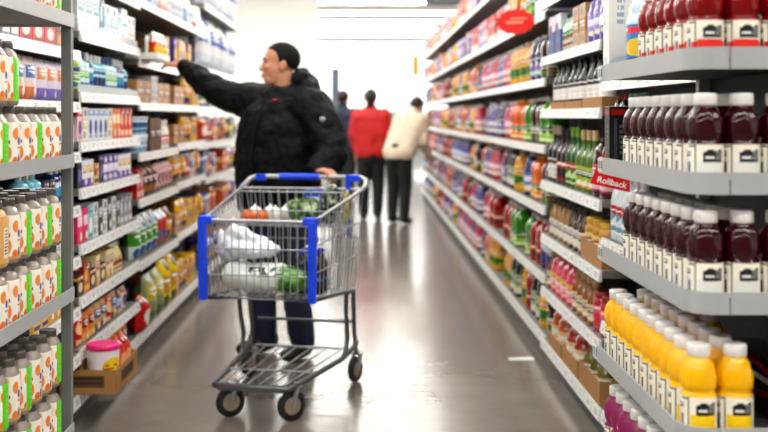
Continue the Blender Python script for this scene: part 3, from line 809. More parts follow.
# ------------------------------------------------------------------ grey wing racks
def rack_shelf(side, xe, xw, y0, y1, ztop, lip=.045, rad=.06, drop=.03):
    """tray outline with a rounded near aisle corner -> (slab, aisle lip, front lip)"""
    s = -1 if side == 'L' else 1
    pts = [(xe, y1)]
    cx, cy = xe + s*rad, y0 + rad
    for k in range(9):
        a = k/8*PI/2
        pts.append((cx - s*rad*math.cos(a), cy - rad*math.sin(a)))
    pts.append((xw, y0)); pts.append((xw, y1))
    slab = MB(); n = len(pts); zb, zt = ztop-drop-.010, ztop-drop
    ins = [(xe + s*.006, y1)] + [(cx - s*(rad-.006)*math.cos(k/8*PI/2), cy - (rad-.006)*math.sin(k/8*PI/2)) for k in range(9)] + [(xw, y0+.006), (xw, y1)]
    V = [(x, y, zb) for x, y in ins] + [(x, y, zt) for x, y in ins]
    fs = [tuple(range(n)), tuple(range(2*n-1, n-1, -1))] + [(i, n+i, n+(i+1) % n, (i+1) % n) for i in range(n)]
    if s < 0: fs = [f[::-1] for f in fs]
    slab.add(V, fs, 0)
    def wall(path, q):
        t = .004
        for i in range(len(path)-1):
            (xa, ya), (xb, yb) = path[i], path[i+1]
            dx, dy = xb-xa, yb-ya; l = math.hypot(dx, dy); nx, ny = dy/l*t, -dx/l*t
            if s > 0: nx, ny = -nx, -ny
            z0, z1 = ztop-lip, ztop
            V = [(xa,ya,z0),(xb,yb,z0),(xb+nx,yb+ny,z0),(xa+nx,ya+ny,z0),(xa,ya,z1),(xb,yb,z1),(xb+nx,yb+ny,z1),(xa+nx,ya+ny,z1)]
            fs = [(0,1,5,4),(1,2,6,5),(2,3,7,6),(3,0,4,7),(4,5,6,7),(3,2,1,0)]
            q.add(V, fs, 0)
    side_l = MB(); wall(pts[:10], side_l)
    fr = MB(); wall([(pts[9][0]+s*.022, y0), (xw, y0)], fr)
    wall([(pts[9][0], y0), (pts[9][0]+s*.019, y0)], side_l)
    return slab, side_l, fr

def set_normals(me):
    bm = bmesh.new(); bm.from_mesh(me); bmesh.ops.recalc_face_normals(bm, faces=bm.faces); bm.to_mesh(me); bm.free(); return me

RXE, RXW, RY0, RY1 = .66, .955, 2.15, 2.985
def right_rack():
    root = bpy.data.objects.new('display_rack', None); COL.objects.link(root); off = (.80, 2.57, 0); root.location = off
    tag(root, 'grey metal wing rack of sports drinks with round-cornered shelves', 'display rack')
    for zt in (1.47, 1.216, .974, .70, .44, .17):
        xe = RXE if zt > .8 else RXE-.014
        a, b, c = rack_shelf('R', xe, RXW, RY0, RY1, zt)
        sh = put('rack_shelf', set_normals(a.mesh('rack_shelf', mat('shelf_sheet_shade_grey', '6e6e6e', .5), off=off)), root)  # sheet darker than the lips: underside shade put into its colour
        put('shelf_lip', set_normals(b.mesh('shelf_lip', GREYSTEEL, off=off)), sh)
        put('front_lip', set_normals(c.mesh('front_lip', GREYSTEEL, off=off)), sh)
        q = MB(); q.box((xe-.004, RY1-.045, zt-.04), (xe, RY1-.004, zt-.004))
        put('ticket_holder', q.mesh('ticket_holder', printed('rack_ticket', 'e4e4e2', [('r',.1,.15,.9,.85,'c9c9c6'),('t',.15,.2,.85,.8,'70747c',3)], .3), off=off), sh)
    for yy in (RY0+.02, RY1-.05):
        q = MB(); q.box((RXW-.03, yy, 0), (RXW, yy+.03, 1.95)); put('rack_post', q.mesh('rack_post', GREYSTEEL, off=off), root)
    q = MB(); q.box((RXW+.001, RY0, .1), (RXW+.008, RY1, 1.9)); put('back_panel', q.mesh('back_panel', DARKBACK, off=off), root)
right_rack()

# sports drink bottles
def swirl(z):
    return .0020 if .115 < z < .150 else 0
def sports(name, body, cap, label, desc):
    p = [(0,0),(.029,0),(.034,.004),(.0362,.012),(.0362,.086),(.0355,.088),(.0322,.092),(.0318,.097),(.0355,.102),(.0366,.108),(.0370,.113),(.0362,.125),(.0345,.137),(.0305,.149),(.0255,.158),(.0225,.162),(.0215,.166),(.0215,.169)]
    q = MB(); q.lathe(p, 32, 0, swirl=swirl)
    l = MB(); l.lathe([(.0366,.013),(.0366,.0855)], 32, 0, cap0=False, cap1=False)
    c = MB(); cp = [(.0225,.166),(.0238,.168),(.0238,.186),(.0228,.1895),(.019,.191)]
    c.lathe(cp, 26, 0)
    return Proto('sports_drink_bottle', q.mesh('sports_drink_bottle', body), [('label', l.mesh('label', label)), ('cap', c.mesh('cap', cap))], .0736, .0736, .191, desc, 'bottle')
def rack_label(name, base, lower, low2):
    # u=.5 faces the shopper at the rack's front, u=.25 faces the aisle
    els = []
    for c in (.5, .0, 1.0):
        els += [('r', c-.125, 0, c+.125, .52, lower), ('r', c-.07, .50, c+.118, .86, '15151a'), ('c', c-.075, .90, .05, .12, base), ('c', c+.05, .88, .03, .07, base),
                ('r', c-.05, .60, c+.03, .67, 'f2f2f2'), ('t', c+.04, .56, c+.105, .8, 'b8b8b8', 4)]
        if low2: els += [('r', c-.125, 0, c+.125, .46, low2)]
    for c in (.25, .75):
        if low2: els += [('r', c-.125, 0, c+.125, .40, low2)]
        els += [('r', c-.085, .03, c+.06, .60, 'f4f3ef'), ('t', c-.07, .06, c+.00, .56, '2c2c30', 9), ('r', c+.015, .05, c+.05, .5, '1c1c20'), ('r', c-.035, .66, c+.05, .80, '1b1b20'), ('c', c-.03, .72, .035, .10, '1b1b20'), ('t', c-.02, .69, c+.04, .77, 'e8e8e4', 1), ('t', c-.1, .88, c+.1, .97, '55555a', 1)]
    els += [('r', .352, .0, .366, 1, '26262a')]
    return printed(name, base, els, .35, .2)
plum = liquid('plum', '560a24', .08)
red = liquid('cherry', '9c0c1c', .08)
yel = liquid('lemon_yellow', 'fccc0a', .12)
pinkl = liquid('berry_pink', 'a83c78', .12)
sb_plum = sports('a', plum, CAPW, rack_label('label_cream_white', 'faf6ea', 'f2f1ee', None), 'dark plum sports drink')
sb_red = sports('b', red, CAPW, rack_label('label_cream_red', 'faf6ea', 'efece6', 'ee4226'), 'cherry red sports drink')
sb_yel = sports('c', yel, CAPW, rack_label('label_cream_yellow', 'faf6ea', 'ffe010', None), 'lemon yellow sports drink')
sb_pink = sports('d', pinkl, CAPW, rack_label('label_cream_pink', 'faf6ea', 'e890b8', None), 'berry pink sports drink')
COLN = ['aisle', 'second', 'third', 'fourth']
def rack_fill(proto, z, rows, cols, full, what, far_gap=0, xoff=.007):
    """row 0 nearest the camera, column 0 along the aisle; inner bottles only where seen from above"""
    for r in range(rows):
        for c in range(cols):
            if not full and r > 0 and c > 1: continue
            x = RXE - (.014 if z < .8 else 0) + xoff + .0368 + c*.0746 ; y = RY0 + .018 + .0368 + r*.0752
            if r == 0: x += .004
            if x + .037 > RXW or (full and c == 2 and r < 5): continue
            lab = '%s, %s in the %s column, %s' % (proto.desc, 'nearest' if r == 0 else ORD[r], COLN[c], what)
            place(proto, (x, y-.0368+.0368, z), 0, lab, '%s bottles, %s' % (proto.desc, what))
# the proto is centred on its axis
rack_fill(sb_red, 1.4405, 6, 3, False, 'highest visible rack shelf')
rack_fill(sb_plum, 1.1865, 8, 3, False, 'second grey rack shelf')
rack_fill(sb_plum, .9445, 8, 3, False, 'third grey rack shelf')
rack_fill(sb_yel, .6705, 10, 3, True, 'fourth grey rack shelf')
rack_fill(sb_pink, .4105, 10, 2, True, 'fifth grey rack shelf')

# oddments at the far end of the rack's top shelf
q = MB(); q.box((-.055, -.035, 0), (.055, .035, .24))
o = put('carton', q.mesh('carton', printed('white_juice_box', 'f4f3f0', [('c',.4,.12,.4,.1,'d8e4ec'),('c',.7,.06,.25,.05,'e8c0b8'),('t',.2,.55,.4,.95,'b8c8d8',5)], .35), bevel=.003), None, (.722, 2.93, 1.4405))
tag(o, 'tall white carton on the far end of the sports drink rack', 'box')
bot('od', 'jug2', .085, .22, 'd8e8f0', 'f0f0f0', ('4aa0d8','e8484a','f4d84a'), 'x', kind='juice_jug', style=0)
o = place(C['od'], (.722, 2.70, 1.4405), 0, 'pale bottle with blue, red and yellow label behind cherry red drinks', None)
q = MB(); q.box((-.03, -.03, 0), (.03, .03, .17))
o = put('carton', q.mesh('carton', printed('black_slim_box', '1a1a1d', [('r',.2,.12,.35,.8,'6a6a70'),('r',.1,.86,.9,.95,'c42a22'),('t',.45,.2,.8,.7,'8a8a90',6)], .35), bevel=.003), None, (.70, 2.93, 1.1865))
tag(o, 'slim black carton at the far end of the second rack shelf', 'box')
# twelve-pack glimpsed on the rack's fourth shelf at the frame's edge
q = MB(); q.box((-.036, -.16, 0), (.036, .16, .13))
o = put('carton', q.mesh('carton', printed('can_pack_print', '2a0d12', [('c',.5,.6,.42,.3,'a81c24'),('c',.5,.6,.34,.2,'2a0d12'),('t',.3,.52,.8,.68,'e8e8ec',1)], .35), bevel=.003), None, (.914, 2.40, .6705))
tag(o, 'dark red can carton deep on the yellow drink shelf', 'box')

# ------------------------------------------------------------------ grey rack of shake bottles (carton side)
SXE, SXW, SY0, SY1 = -.90, -1.20, 2.55, 3.33
def left_rack():
    root = bpy.data.objects.new('display_rack', None); COL.objects.link(root); off = (-1.05, 2.94, 0); root.location = off
    tag(root, 'grey metal wing rack of shake bottles with square front posts', 'display rack')
    for zt in (1.647, 1.212, .798, .375):
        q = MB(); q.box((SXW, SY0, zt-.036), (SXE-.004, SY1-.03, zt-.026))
        sh = put('rack_shelf', q.mesh('rack_shelf', mat('shelf_sheet_shade_grey', '6e6e6e', .5), off=off), root)  # same darkened grey, shade under the shelf painted in
        q = MB(); q.box((SXE-.004, SY0, zt-.042), (SXE, SY1-.002, zt)); put('shelf_lip', q.mesh('shelf_lip', GREYSTEEL, off=off), sh)
        q = MB(); q.box((SXW, SY1-.034, zt-.042), (SXE-.034, SY1-.03, zt)); put('end_lip', q.mesh('end_lip', GREYSTEEL, off=off), sh)
    q = MB(); q.box((SXW, SY0, .02), (SXE-.004, SY1-.03, .05)); put('base_shelf', q.mesh('base_shelf', GREYSTEEL, off=off), root)
    for xx, yy in ((SXE-.034, SY1-.030), (SXE-.034, SY0), (SXW, SY1-.030), (SXW, SY0)):
        q = MB(); q.box((xx, yy, 0), (xx+.030, yy+.028, 2.1)); put('rack_post', q.mesh('rack_post', mat('post_grey', '949694', .4), off=off), root)
    for z in (1.33, .96, .52):
        q = MB(); q.tube([(SXW+.02, SY0+.03, z), (SXW+.02, SY1-.03, z)], .004); put('cross_bar', q.mesh('cross_bar', GREYSTEEL, off=off), root)
    q = MB(); q.tube([(SXW+.012, 3.18, 1.22), (SXW+.012, 3.18, 1.62)], .005); put('support_rod', q.mesh('support_rod', GREYSTEEL, off=off), root)
left_rack()
def shake(body, lab, cap, desc, green):
    # squarish slim bottle, shrink label up to the shoulder
    prof = [(0,0),(.032,0),(.036,.005),(.0375,.012),(.0375,.115),(.035,.128),(.028,.142),(.0225,.148),(.0225,.152)]
    q = MB(); q.lathe(prof, 20, 0, sq=3.0)
    l = MB(); l.lathe([(.0379,.012),(.0379,.116),(.0355,.127)], 20, 0, sq=3.0, cap0=False, cap1=False)
    c = MB(); c.lathe([(.023,.148),(.025,.150),(.025,.168),(.0235,.170)], 18, 0)
    parts = [('label', l.mesh('label', lab)), ('cap', c.mesh('cap', cap))]
    return Proto('shake_bottle', q.mesh('shake_bottle', body), parts, .065, .065, .17, desc, 'bottle')
def shake_label(name, base, strip_u, fruit, nut=False):
    els = []
    if nut:
        for c in (.0, .25, .5, .75, 1.0):
            els += [('r', c-.07, .12, c+.03, .78, 'f2ece2'), ('t', c-.06, .16, c+.02, .74, '4a4440', 8), ('r', c+.05, .3, c+.09, .45, '4a6fb8'), ('t', c+.045, .5, c+.115, .9, '8a7358', 4), ('r', c+.05,.06,c+.1,.2,'55504c')]
    else:
        for c in (.0, .25, .5, .75, 1.0):
            els += [('c', c-.075, .74, .045, .14, fruit), ('c', c+.07, .30, .05, .17, fruit), ('c', c+.06, .90, .035, .09, 'f6bc64'), ('c', c-.085, .10, .04, .12, 'ee8f34'),
                    ('c', c-.01, .57, .036, .09, '2458b4'), ('t', c-.05, .36, c+.02, .44, 'd8641c', 1), ('c', c-.01, .14, .03, .12, '6a5c50'), ('c', c+.085, .55, .02, .05, 'c84a14')]
            els += [('r', c-.125, 0, c+.125, .07, 'e0b070')]
            if strip_u is not None: els += [('r', c+strip_u-.085, 0, c+strip_u+.085, 1, '80dc1c'), ('t', c+strip_u-.03, .2, c+strip_u+.03, .8, 'a6ea6a', 5)]
    return printed(name, base, els, .32, .15)
capd = mat('smoky_clear_cap', '77736f', .12, coat=.3)
milk = mat('pale_shake', 'b0a69e', .15, coat=.3)
sh_w = shake(milk, shake_label('shake_label_fruit', 'f6f2ea', None, 'f0a650'), capd, 'white shake bottle with orange fruit print', False)
sh_g = shake(milk, shake_label('shake_label_green', 'f6f2ea', -.01, 'f0a650'), capd, 'white shake bottle with lime green stripe', True)
sh_b = shake(mat('caramel_shake', 'e2b878', .2, coat=.3), shake_label('shake_label_facts', 'e8bf84', None, 'e07828', True), capd, 'caramel shake bottle with nutrition panel', False)
def shelf_shakes(z, pattern, what, y0=2.588, cols=2, skip=()):
    for i, p in enumerate(pattern):
        y = y0 + .0385 + i*.096
        if y + .039 > SY1 - .036: break
        for c in range(cols):
            pp = p if c == 0 else sh_w
            x = SXE - .008 - .0385 - c*.080
            nm = 'aisle column' if c == 0 else 'second column' if c == 1 else 'third column'
            lab = '%s, %s in %s, %s' % (pp.desc, ORD[i] if i else 'nearest', nm, what)
            place(pp, (x, y, z), PI/2, lab, 'shake bottles, ' + what)
pat = [sh_w, sh_g, sh_w, sh_w, sh_g, sh_w, sh_w, sh_g, sh_w, sh_g]
pat2 = [sh_g, sh_w, sh_w, sh_g, sh_w, sh_w, sh_g, sh_w, sh_g]
patb = [sh_b, sh_b, sh_w, sh_g, sh_w, sh_g, sh_w, sh_w, sh_g]
patc = [sh_w, sh_g, sh_w, sh_g, sh_w, sh_w, sh_g, sh_b, sh_b]
for nm, zt, lo, up, ncol in (('second rack shelf', 1.212, pat, None, 1), ('third rack shelf', .798, pat2, patb, 2), ('bottom rack shelf', .375, pat2, patc, 2)):
    z = zt - .0255
    shelf_shakes(z, lo, 'lower tier, ' + nm, cols=1 if up else 2)
    if up: shelf_shakes(z+.1705, up, 'upper tier, ' + nm, cols=3)
shelf_shakes(1.622, [sh_g, sh_w, sh_w, sh_g, sh_w, sh_w, sh_g, sh_w, sh_g], 'highest rack shelf', cols=1)
for i, (yy, p) in enumerate(((2.72, sh_w), (2.805, sh_g))):
    place(p, (SXE-.0465, yy, 1.1865+.1705), PI/2, '%s standing on others, %s of two, second rack shelf' % (p.desc, 'nearer' if i == 0 else 'farther'), 'loose shake bottles on top of others')

# ------------------------------------------------------------------ red shelf signs
def text_mesh(body, size, m, ext=.0008):
    cu = bpy.data.curves.new('t', 'FONT'); cu.body = body; cu.size = size; cu.extrude = ext; cu.align_x = 'CENTER'; cu.offset = size*.012
    o = bpy.data.objects.new('t', cu); COL.objects.link(o)
    me = bpy.data.meshes.new_from_object(o.evaluated_get(bpy.context.evaluated_depsgraph_get()))
    bpy.data.objects.remove(o); bpy.data.curves.remove(cu)
    me.materials.clear(); me.materials.append(m); me.name = 'lettering'
    return me
SIGNRED = mat('sign_red', 'e0201a', .35)
SIGNWHITE = mat('sign_white', 'f6f6f4', .4)
q = MB(); v = [(-.078,0,.0),(.065,0,-.032),(.065,0,.10),(-.035,0,.105)]
v = v + [(x, .003, z) for x, y, z in v]
q.add(v, [(0,1,2,3),(7,6,5,4),(0,4,5,1),(1,5,6,2),(2,6,7,3),(3,7,4,0)])
sg = put('price_sign', set_normals(q.mesh('price_sign', SIGNRED)), None, (.90, 3.86, 1.086), R(-6))
tx = put('lettering', text_mesh('Rollback', .031, SIGNWHITE), sg, (-.002, -.0015, -.006)); tx.rotation_euler = (PI/2, R(12.6), 0)
tag(sg, 'red price sign lettered Rollback hanging below the second rack shelf', 'sign')
q = MB(); n = 14; V = []
for k in range(n*2):
    a = PI*k/n; r = .112 if k % 2 else .10
    V.append((r*math.cos(a), 0, r*.66*math.sin(a)))
V2 = [(x, .003, z) for x, y, z in V]; m_ = len(V)
q.add(V + V2, [tuple(range(m_)), tuple(range(2*m_-1, m_-1, -1))] + [(i, m_+i, m_+(i+1) % m_, (i+1) % m_) for i in range(m_)])
sw = put('shelf_sign', set_normals(q.mesh('shelf_sign', mat('wobbler_red', 'ee3420', .3))), None, (.86, 6.0, 1.86), R(-15))
q = MB(); q.box((-.055,-.002,-.012),(.04,-.0005,.006)); q.box((-.03,-.002,.014),(.06,-.0005,.024)); put('printed_mark', q.mesh('printed_mark', mat('wobbler_mark', 'f8a890', .4)), sw)
q = MB(); q.box((.06,.0005,-.004),(.135,.0025,.004)); put('clip_arm', q.mesh('clip_arm', CLEAR), sw)
tag(sw, 'round red shelf sign with wavy edge above the juice jugs', 'sign')

# sheet of paper on the floor by the juice shelves
q = MB(); v = [(-.07,-.02,.001),(.07,-.01,.001),(.07,.05,.004),(-.07,.035,.003)]; v += [(x,y,z+.0006) for x,y,z in v]
q.add(v, [(3,2,1,0),(4,5,6,7),(0,1,5,4),(1,2,6,5),(2,3,7,6),(3,0,4,7)])
o = put('paper_scrap', q.mesh('paper_scrap', mat('paper_white', 'f2f2f0', .6)), None, (.865, 5.82, 0)); tag(o, 'white paper scrap lying on the floor by the juice shelves', 'paper')

# ------------------------------------------------------------------ shopping cart
STEEL = mat('chromed_wire', 'c2c4c8', .3, metal=.6, noise=.03)
DSTEEL = mat('grey_cart_tube', '868889', .36, metal=.6, noise=.04)
BLUE = mat('blue_plastic', '1e66ea', .35, noise=.03)
CPOS = Vector((-.298, 5.36, 0)); CROT = R(-12.0)
def lerp(a, b, t): return tuple(a[i]+(b[i]-a[i])*t for i in range(len(a)))
def cart():
    root = bpy.data.objects.new('shopping_cart', None); COL.objects.link(root); root.location = CPOS; root.rotation_euler = (0,0,CROT)
    tag(root, 'silver wire shopping cart with blue corner posts and handle, loaded with groceries', 'shopping cart')
    # corners: top (rear L/R, front L/R), bottom
    ox = -.010
    TR = [(-.335, .02, .965), (.30, .02, .965)]; TF = [(-.250+ox, -.735, .872), (.250+ox, -.735, .872)]
    BR = [(-.285, -.01, .465), (.262, -.01, .465)]; BF = [(-.247+ox, -.730, .532), (.247+ox, -.730, .532)]
    # rim
    q = MB()
    q.tube([TR[0], TF[0]], .008, 8); q.tube([TR[1], TF[1]], .008, 8); q.tube([TF[0], TF[1]], .008, 8); q.tube([TR[0], TR[1]], .006, 8)
    put('basket_rim', q.mesh('basket_rim', STEEL), root)
    w = .0028
    def grille(name, A, B, C_, D, n, hs, w=w):
        """wires from edge A-B down to edge C-D plus cross wires at fractions hs"""
        q = MB()
        for i in range(n+1):
            t = i/n; q.tube([lerp(A, B, t), lerp(C_, D, t)], w, 5)
        for h in hs:
            q.tube([lerp(A, C_, h), lerp(B, D, h)], w*1.25, 5)
        return put(name, q.mesh(name, STEEL), root)
    grille('front_grille', TF[0], TF[1], BF[0], BF[1], 15, (.36, .70, 1.0))
    grille('side_grille', TR[0], TF[0], BR[0], BF[0], 13, (.33, .66, 1.0))
    grille('side_grille', TR[1], TF[1], BR[1], BF[1], 13, (.33, .66, 1.0))
    grille('basket_floor', BR[0], BR[1], BF[0], BF[1], 14, (.0, .25, .5, .75, 1.0))
    grille('rear_flap', TR[0], TR[1], BR[0], BR[1], 13, (.5, 1.0))
    # child seat panel standing in the basket, and its tray
    grille('child_seat_back', (-.262, -.235, .965), (.262, -.235, .965), (-.25, -.19, .795), (.25, -.19, .795), 13, (0, .55, 1.0))
    grille('child_seat_base', (-.26, -.19, .795), (.26, -.19, .795), (-.27, -.005, .795), (.27, -.005, .795), 12, (0, .5, 1.0))
    # front bumper tubes
    q = MB(); q.tube([BR[0], BF[0], BF[1], BR[1]], .009, 8); put('lower_rim', q.mesh('lower_rim', DSTEEL), root)
    # handle
    q = MB(); q.tube([TR[0], (-.335, .09, .982), (-.325, .125, 1.004), (-.295, .14, 1.017), (.262, .14, 1.017), (.292, .125, 1.004), (.30, .09, .982), TR[1]], .0125, 10)
    h = put('handle', q.mesh('handle', STEEL), root)
    q = MB(); q.tube([(-.165, .14, 1.017), (.045, .14, 1.017)], .018, 12); put('handle_grip', q.mesh('handle_grip', BLUE), h)
    for s in (-1, 1):
        q = MB(); q.obox((s*.235-(.03 if s < 0 else 0), .135, 1.012), (.026, .020, .017), Matrix.Rotation(0, 3, 'Z')); put('handle_bracket', q.mesh('handle_bracket', BLUE, bevel=.005), h)
    # blue corner guards on the basket front
    for s, (T, B) in ((-1, (TF[0], BF[0])), (1, (TF[1], BF[1]))):
        q = MB(); a, b = Vector(T), Vector(B); d = (a-b).normalized()
        mid = (a+b)/2; L = (a-b).length
        rot = Vector((0,0,1)).rotation_difference(d).to_matrix()
        q.obox(mid + Vector((0, -.006, -.004)), (.018, .016, L/2+.006), rot)
        g = put('corner_guard', q.mesh('corner_guard', BLUE, bevel=.006), root)
        q = MB(); q.obox(a + Vector((s*-.012, .012, .002)), (.031, .030, .017), Matrix.Rotation(0, 3, 'Z')); put('guard_cap', q.mesh('guard_cap', BLUE, bevel=.006), g)
    # safety strap
    q = MB(); q.obox((.235, -.02, .885), (.012, .004, .155), Matrix.Rotation(R(4), 3, 'X')); put('seat_strap', q.mesh('seat_strap', BLUE, bevel=.002), root)
    # chassis
    q = MB()
    for s in (-1, 1):
        e = -.035 if s < 0 else 0
        q.tube([(s*.255+e, .0, .475), (s*.252+e, .02, .36), (s*.250+e, .045, .25), (s*.255+e, .05, .19), (s*.262+e, .03, .135)], .0115, 8)
        q.tube([(s*.255+e, -.16, .482), (s*.252+e, -.14, .36), (s*.248+e, -.10, .25), (s*.245+e, -.13, .18), (s*.235+e, -.17, .157)], .0115, 8)
    U = [(-.297, .05, .20), (-.290, .02, .175), (-.270, -.17, .157), (-.213, -.72, .15), (-.200, -.745, .15), (.132, -.745, .15), (.146, -.72, .15), (.235, -.17, .157), (.255, .02, .175), (.262, .05, .20)]
    q.tube(U, .0135, 8)
    q.tube([(-.25, .03, .30), (.25, .03, .30)], .008, 8)
    put('chassis', q.mesh('chassis', DSTEEL), root)
    q = MB()
    for i in range(6):
        t = (i+.5)/6
        q.tube([lerp((-.24,.0,.168), (.24,.0,.168), t), lerp((-.195,-.735,.155), (.125,-.735,.155), t)], .0042, 6)
    q.tube([(-.25, .0, .17), (.25, .0, .17)], .007, 6)
    q.tube([(-.24, -.46, .158), (.18, -.46, .158)], .005, 6)
    put('lower_tray', q.mesh('lower_tray', STEEL), root)
    q = MB(); q.box((-.185, -.757, .132), (.115, -.733, .152)); put('front_bumper', q.mesh('front_bumper', mat('grey_bumper', '77797c', .5), bevel=.005), root)
    # casters
    tyre = mat('grey_tyre', '37373a', .5); hub = mat('beige_hub', 'b9ab98', .45)
    for x, y, yaw, rad in ((-.148, -.69, R(-50), .066), (.132, -.69, R(-46), .066), (-.293, .03, R(-20), .062), (.258, .03, R(-14), .062)):
        mx = Matrix.Rotation(yaw, 3, 'Z')
        def tf(q): q.v = [tuple(mx @ Vector(v) + Vector((x, y, rad+.001))) for v in q.v]; return q
        # wheel axle along local x
        q = MB()
        prof = [(rad*.60, -.013), (rad*.93, -.014), (rad, -.008), (rad, .008), (rad*.93, .014), (rad*.60, .013)]
        q.lathe(prof, 26, 0, cap0=False, cap1=False); q.v = [(z, px, py) for px, py, z in q.v]
        wl = put('caster_wheel', set_normals(tf(q).mesh('caster_wheel', tyre)), root)
        q = MB(); q.lathe([(rad*.16, -.0135), (rad*.5, -.011), (rad*.60, -.0135), (rad*.60, .0135), (rad*.5, .011), (rad*.16, .0135)], 22, 0); q.v = [(z, px, py) for px, py, z in q.v]
        put('wheel_hub', set_normals(tf(q).mesh('wheel_hub', hub)), wl)
        q = MB()
        for sx in (-1, 1):
            q.tube([(sx*.019, 0, 0), (sx*.019, .012, rad*.75), (sx*.017, .022, rad+.012)], [.009, .011, .012], 8)
        q.box((-.026, .004, rad+.010), (.026, .044, rad+.018))
        q.tube([(0, .024, rad+.016), (0, .024, .155-rad if .155-rad > rad+.03 else rad+.032)], .012, 10)
        q.tube([(-.022, 0, 0), (.022, 0, 0)], .007, 8)
        put('caster_fork', tf(q).mesh('caster_fork', STEEL), wl)
    return root
cart()
def cw(x, y, z):
    m = Matrix.Rotation(CROT, 3, 'Z') @ Vector((x, y, z)); return CPOS + m

def lumpy(name, c, r, seed, mats, voxel=.01, extra=(), disp=(.08, .03), smooth=3, rot=0):
    q = MB(); q.ball((0,0,0), r, 20, 14, Matrix.Rotation(rot, 3, 'Z'))
    for e in extra: q.ball(e[0], e[1], 14, 10)
    me = fused(q, name, mats, voxel, smooth, disp)
    zs = min(v.co.z for v in me.vertices)
    return me, zs
def groceries():
    # big bag of salad: white film with green leaf printing at one end
    m = bpy.data.materials.new('printed_salad_film'); m.use_nodes = True
    nt = m.node_tree; N = nt.nodes.new; L = nt.links.new; b = nt.nodes['Principled BSDF']; b.inputs['Roughness'].default_value = .25
    tc = N('ShaderNodeTexCoord'); sp = N('ShaderNodeSeparateXYZ'); L(tc.outputs['Object'], sp.inputs[0])
    n = N('ShaderNodeTexNoise'); n.inputs['Scale'].default_value = 22; n.inputs['Detail'].default_value = 4; L(tc.outputs['Object'], n.inputs['Vector'])
    cr = N('ShaderNodeValToRGB'); e = cr.color_ramp.elements; e[0].position = .38; e[0].color = hx('1f4a1a'); e[1].position = .62; e[1].color = hx('7fb84a')
    L(n.outputs['Fac'], cr.inputs[0])
    mr = N('ShaderNodeMapRange'); mr.inputs[1].default_value = .015; mr.inputs[2].default_value = .055; 
    ad = N('ShaderNodeMath'); ad.operation = 'MULTIPLY_ADD'; ad.inputs[1].default_value = .12; L(n.outputs['Fac'], ad.inputs[0]); L(sp.outputs[0], ad.inputs[2])
    mr.inputs[1].default_value = .135; mr.inputs[2].default_value = .155
    L(ad.outputs[0], mr.inputs[0])
    n3 = N('ShaderNodeTexNoise'); n3.inputs['Scale'].default_value = 30; n3.inputs['Detail'].default_value = 3; L(tc.outputs['Object'], n3.inputs['Vector'])
    ed = N('ShaderNodeMath'); ed.operation = 'LESS_THAN'; ed.inputs[1].default_value = -.150
    e2 = N('ShaderNodeMath'); e2.operation = 'MULTIPLY_ADD'; e2.inputs[1].default_value = .06; L(n3.outputs['Fac'], e2.inputs[0]); L(sp.outputs[0], e2.inputs[2]); L(e2.outputs[0], ed.inputs[0])
    b1 = N('ShaderNodeMath'); b1.operation = 'COMPARE'; b1.inputs[1].default_value = .02; b1.inputs[2].default_value = .075; L(sp.outputs[0], b1.inputs[0])
    b2 = N('ShaderNodeMath'); b2.operation = 'COMPARE'; b2.inputs[1].default_value = .035; b2.inputs[2].default_value = .018; L(sp.outputs[2], b2.inputs[0])
    b3 = N('ShaderNodeMath'); b3.operation = 'GREATER_THAN'; b3.inputs[1].default_value = .5; L(n3.outputs['Fac'], b3.inputs[0])
    b4 = N('ShaderNodeMath'); b4.operation = 'MULTIPLY'; L(b1.outputs[0], b4.inputs[0]); L(b2.outputs[0], b4.inputs[1])
    b5 = N('ShaderNodeMath'); b5.operation = 'MULTIPLY'; L(b4.outputs[0], b5.inputs[0]); L(b3.outputs[0], b5.inputs[1])
    m1 = N('ShaderNodeMix'); m1.data_type = 'RGBA'; m1.inputs[6].default_value = hx('f0f2f0'); m1.inputs[7].default_value = hx('5c665a'); L(b5.outputs[0], m1.inputs[0])
    m2 = N('ShaderNodeMix'); m2.data_type = 'RGBA'; L(ed.outputs[0], m2.inputs[0]); L(m1.outputs[2], m2.inputs[6]); m2.inputs[7].default_value = hx('86b45a')
    mx = N('ShaderNodeMix'); mx.data_type = 'RGBA'; L(mr.outputs[0], mx.inputs[0]); L(m2.outputs[2], mx.inputs[6]); L(cr.outputs[0], mx.inputs[7]); L(mx.outputs[2], b.inputs['Base Color'])
    def setdown(me, zs, c, z): return cw(c[0], c[1], z - zs)
    me, zs = lumpy('salad_bag', None, (.21, .105, .066), 1, m, .009, [((-.12,.0,.01),(.09,.09,.062)), ((.11,0,-.006),(.11,.10,.058))], (.09,.02))
    o = put('salad_bag', me, None, cw(-.015, -.605, .538-zs), CROT); tag(o, 'large white plastic salad bag with green leaves, at the front of the cart', 'bag of salad')
    film = mat('white_carrier_film', 'eceef2', .18, coat=.3, noise=.12, nscale=26)
    q = MB(); q.ball((0,0,.0), (.15,.08,.042)); q.limb([(-.09,0,.0),(-.075,0,.05),(-.07,0,.10)],[.06,.045,.018]); q.limb([(-.06,0,.075),(.03,.0,.035),(.12,0,.0)],[.035,.035,.028]); q.limb([(-.11,0,.03),(-.135,.01,.085)],[.035,.010]); q.limb([(-.03,0,.05),(-.01,-.01,.095)],[.03,.008])
    me = fused(q, 'plastic_carrier_bag', film, .006, 1, (.055, .035)); zs = min(v.co.z for v in me.vertices)
    o = put('plastic_carrier_bag', me, None, cw(-.10, -.58, .668-zs), CROT); tag(o, 'crumpled white plastic carrier bag on top of the salad bag', 'plastic bag')
    # six dark bottles with blue caps
    bp = P_bottle('drink_bottle', 'round', .068, .20, mat('dark_navy_drink', '10162e', .12, coat=.4), mat('blue_cap', '1548c8', .35), printed('navy_label', '1b2348', [('r',0,.3,1,.7,'2b3f8c'),('t',.3,.4,.7,.6,'b8c4e8',2)], .35), '', 'bottle')
    k = 0
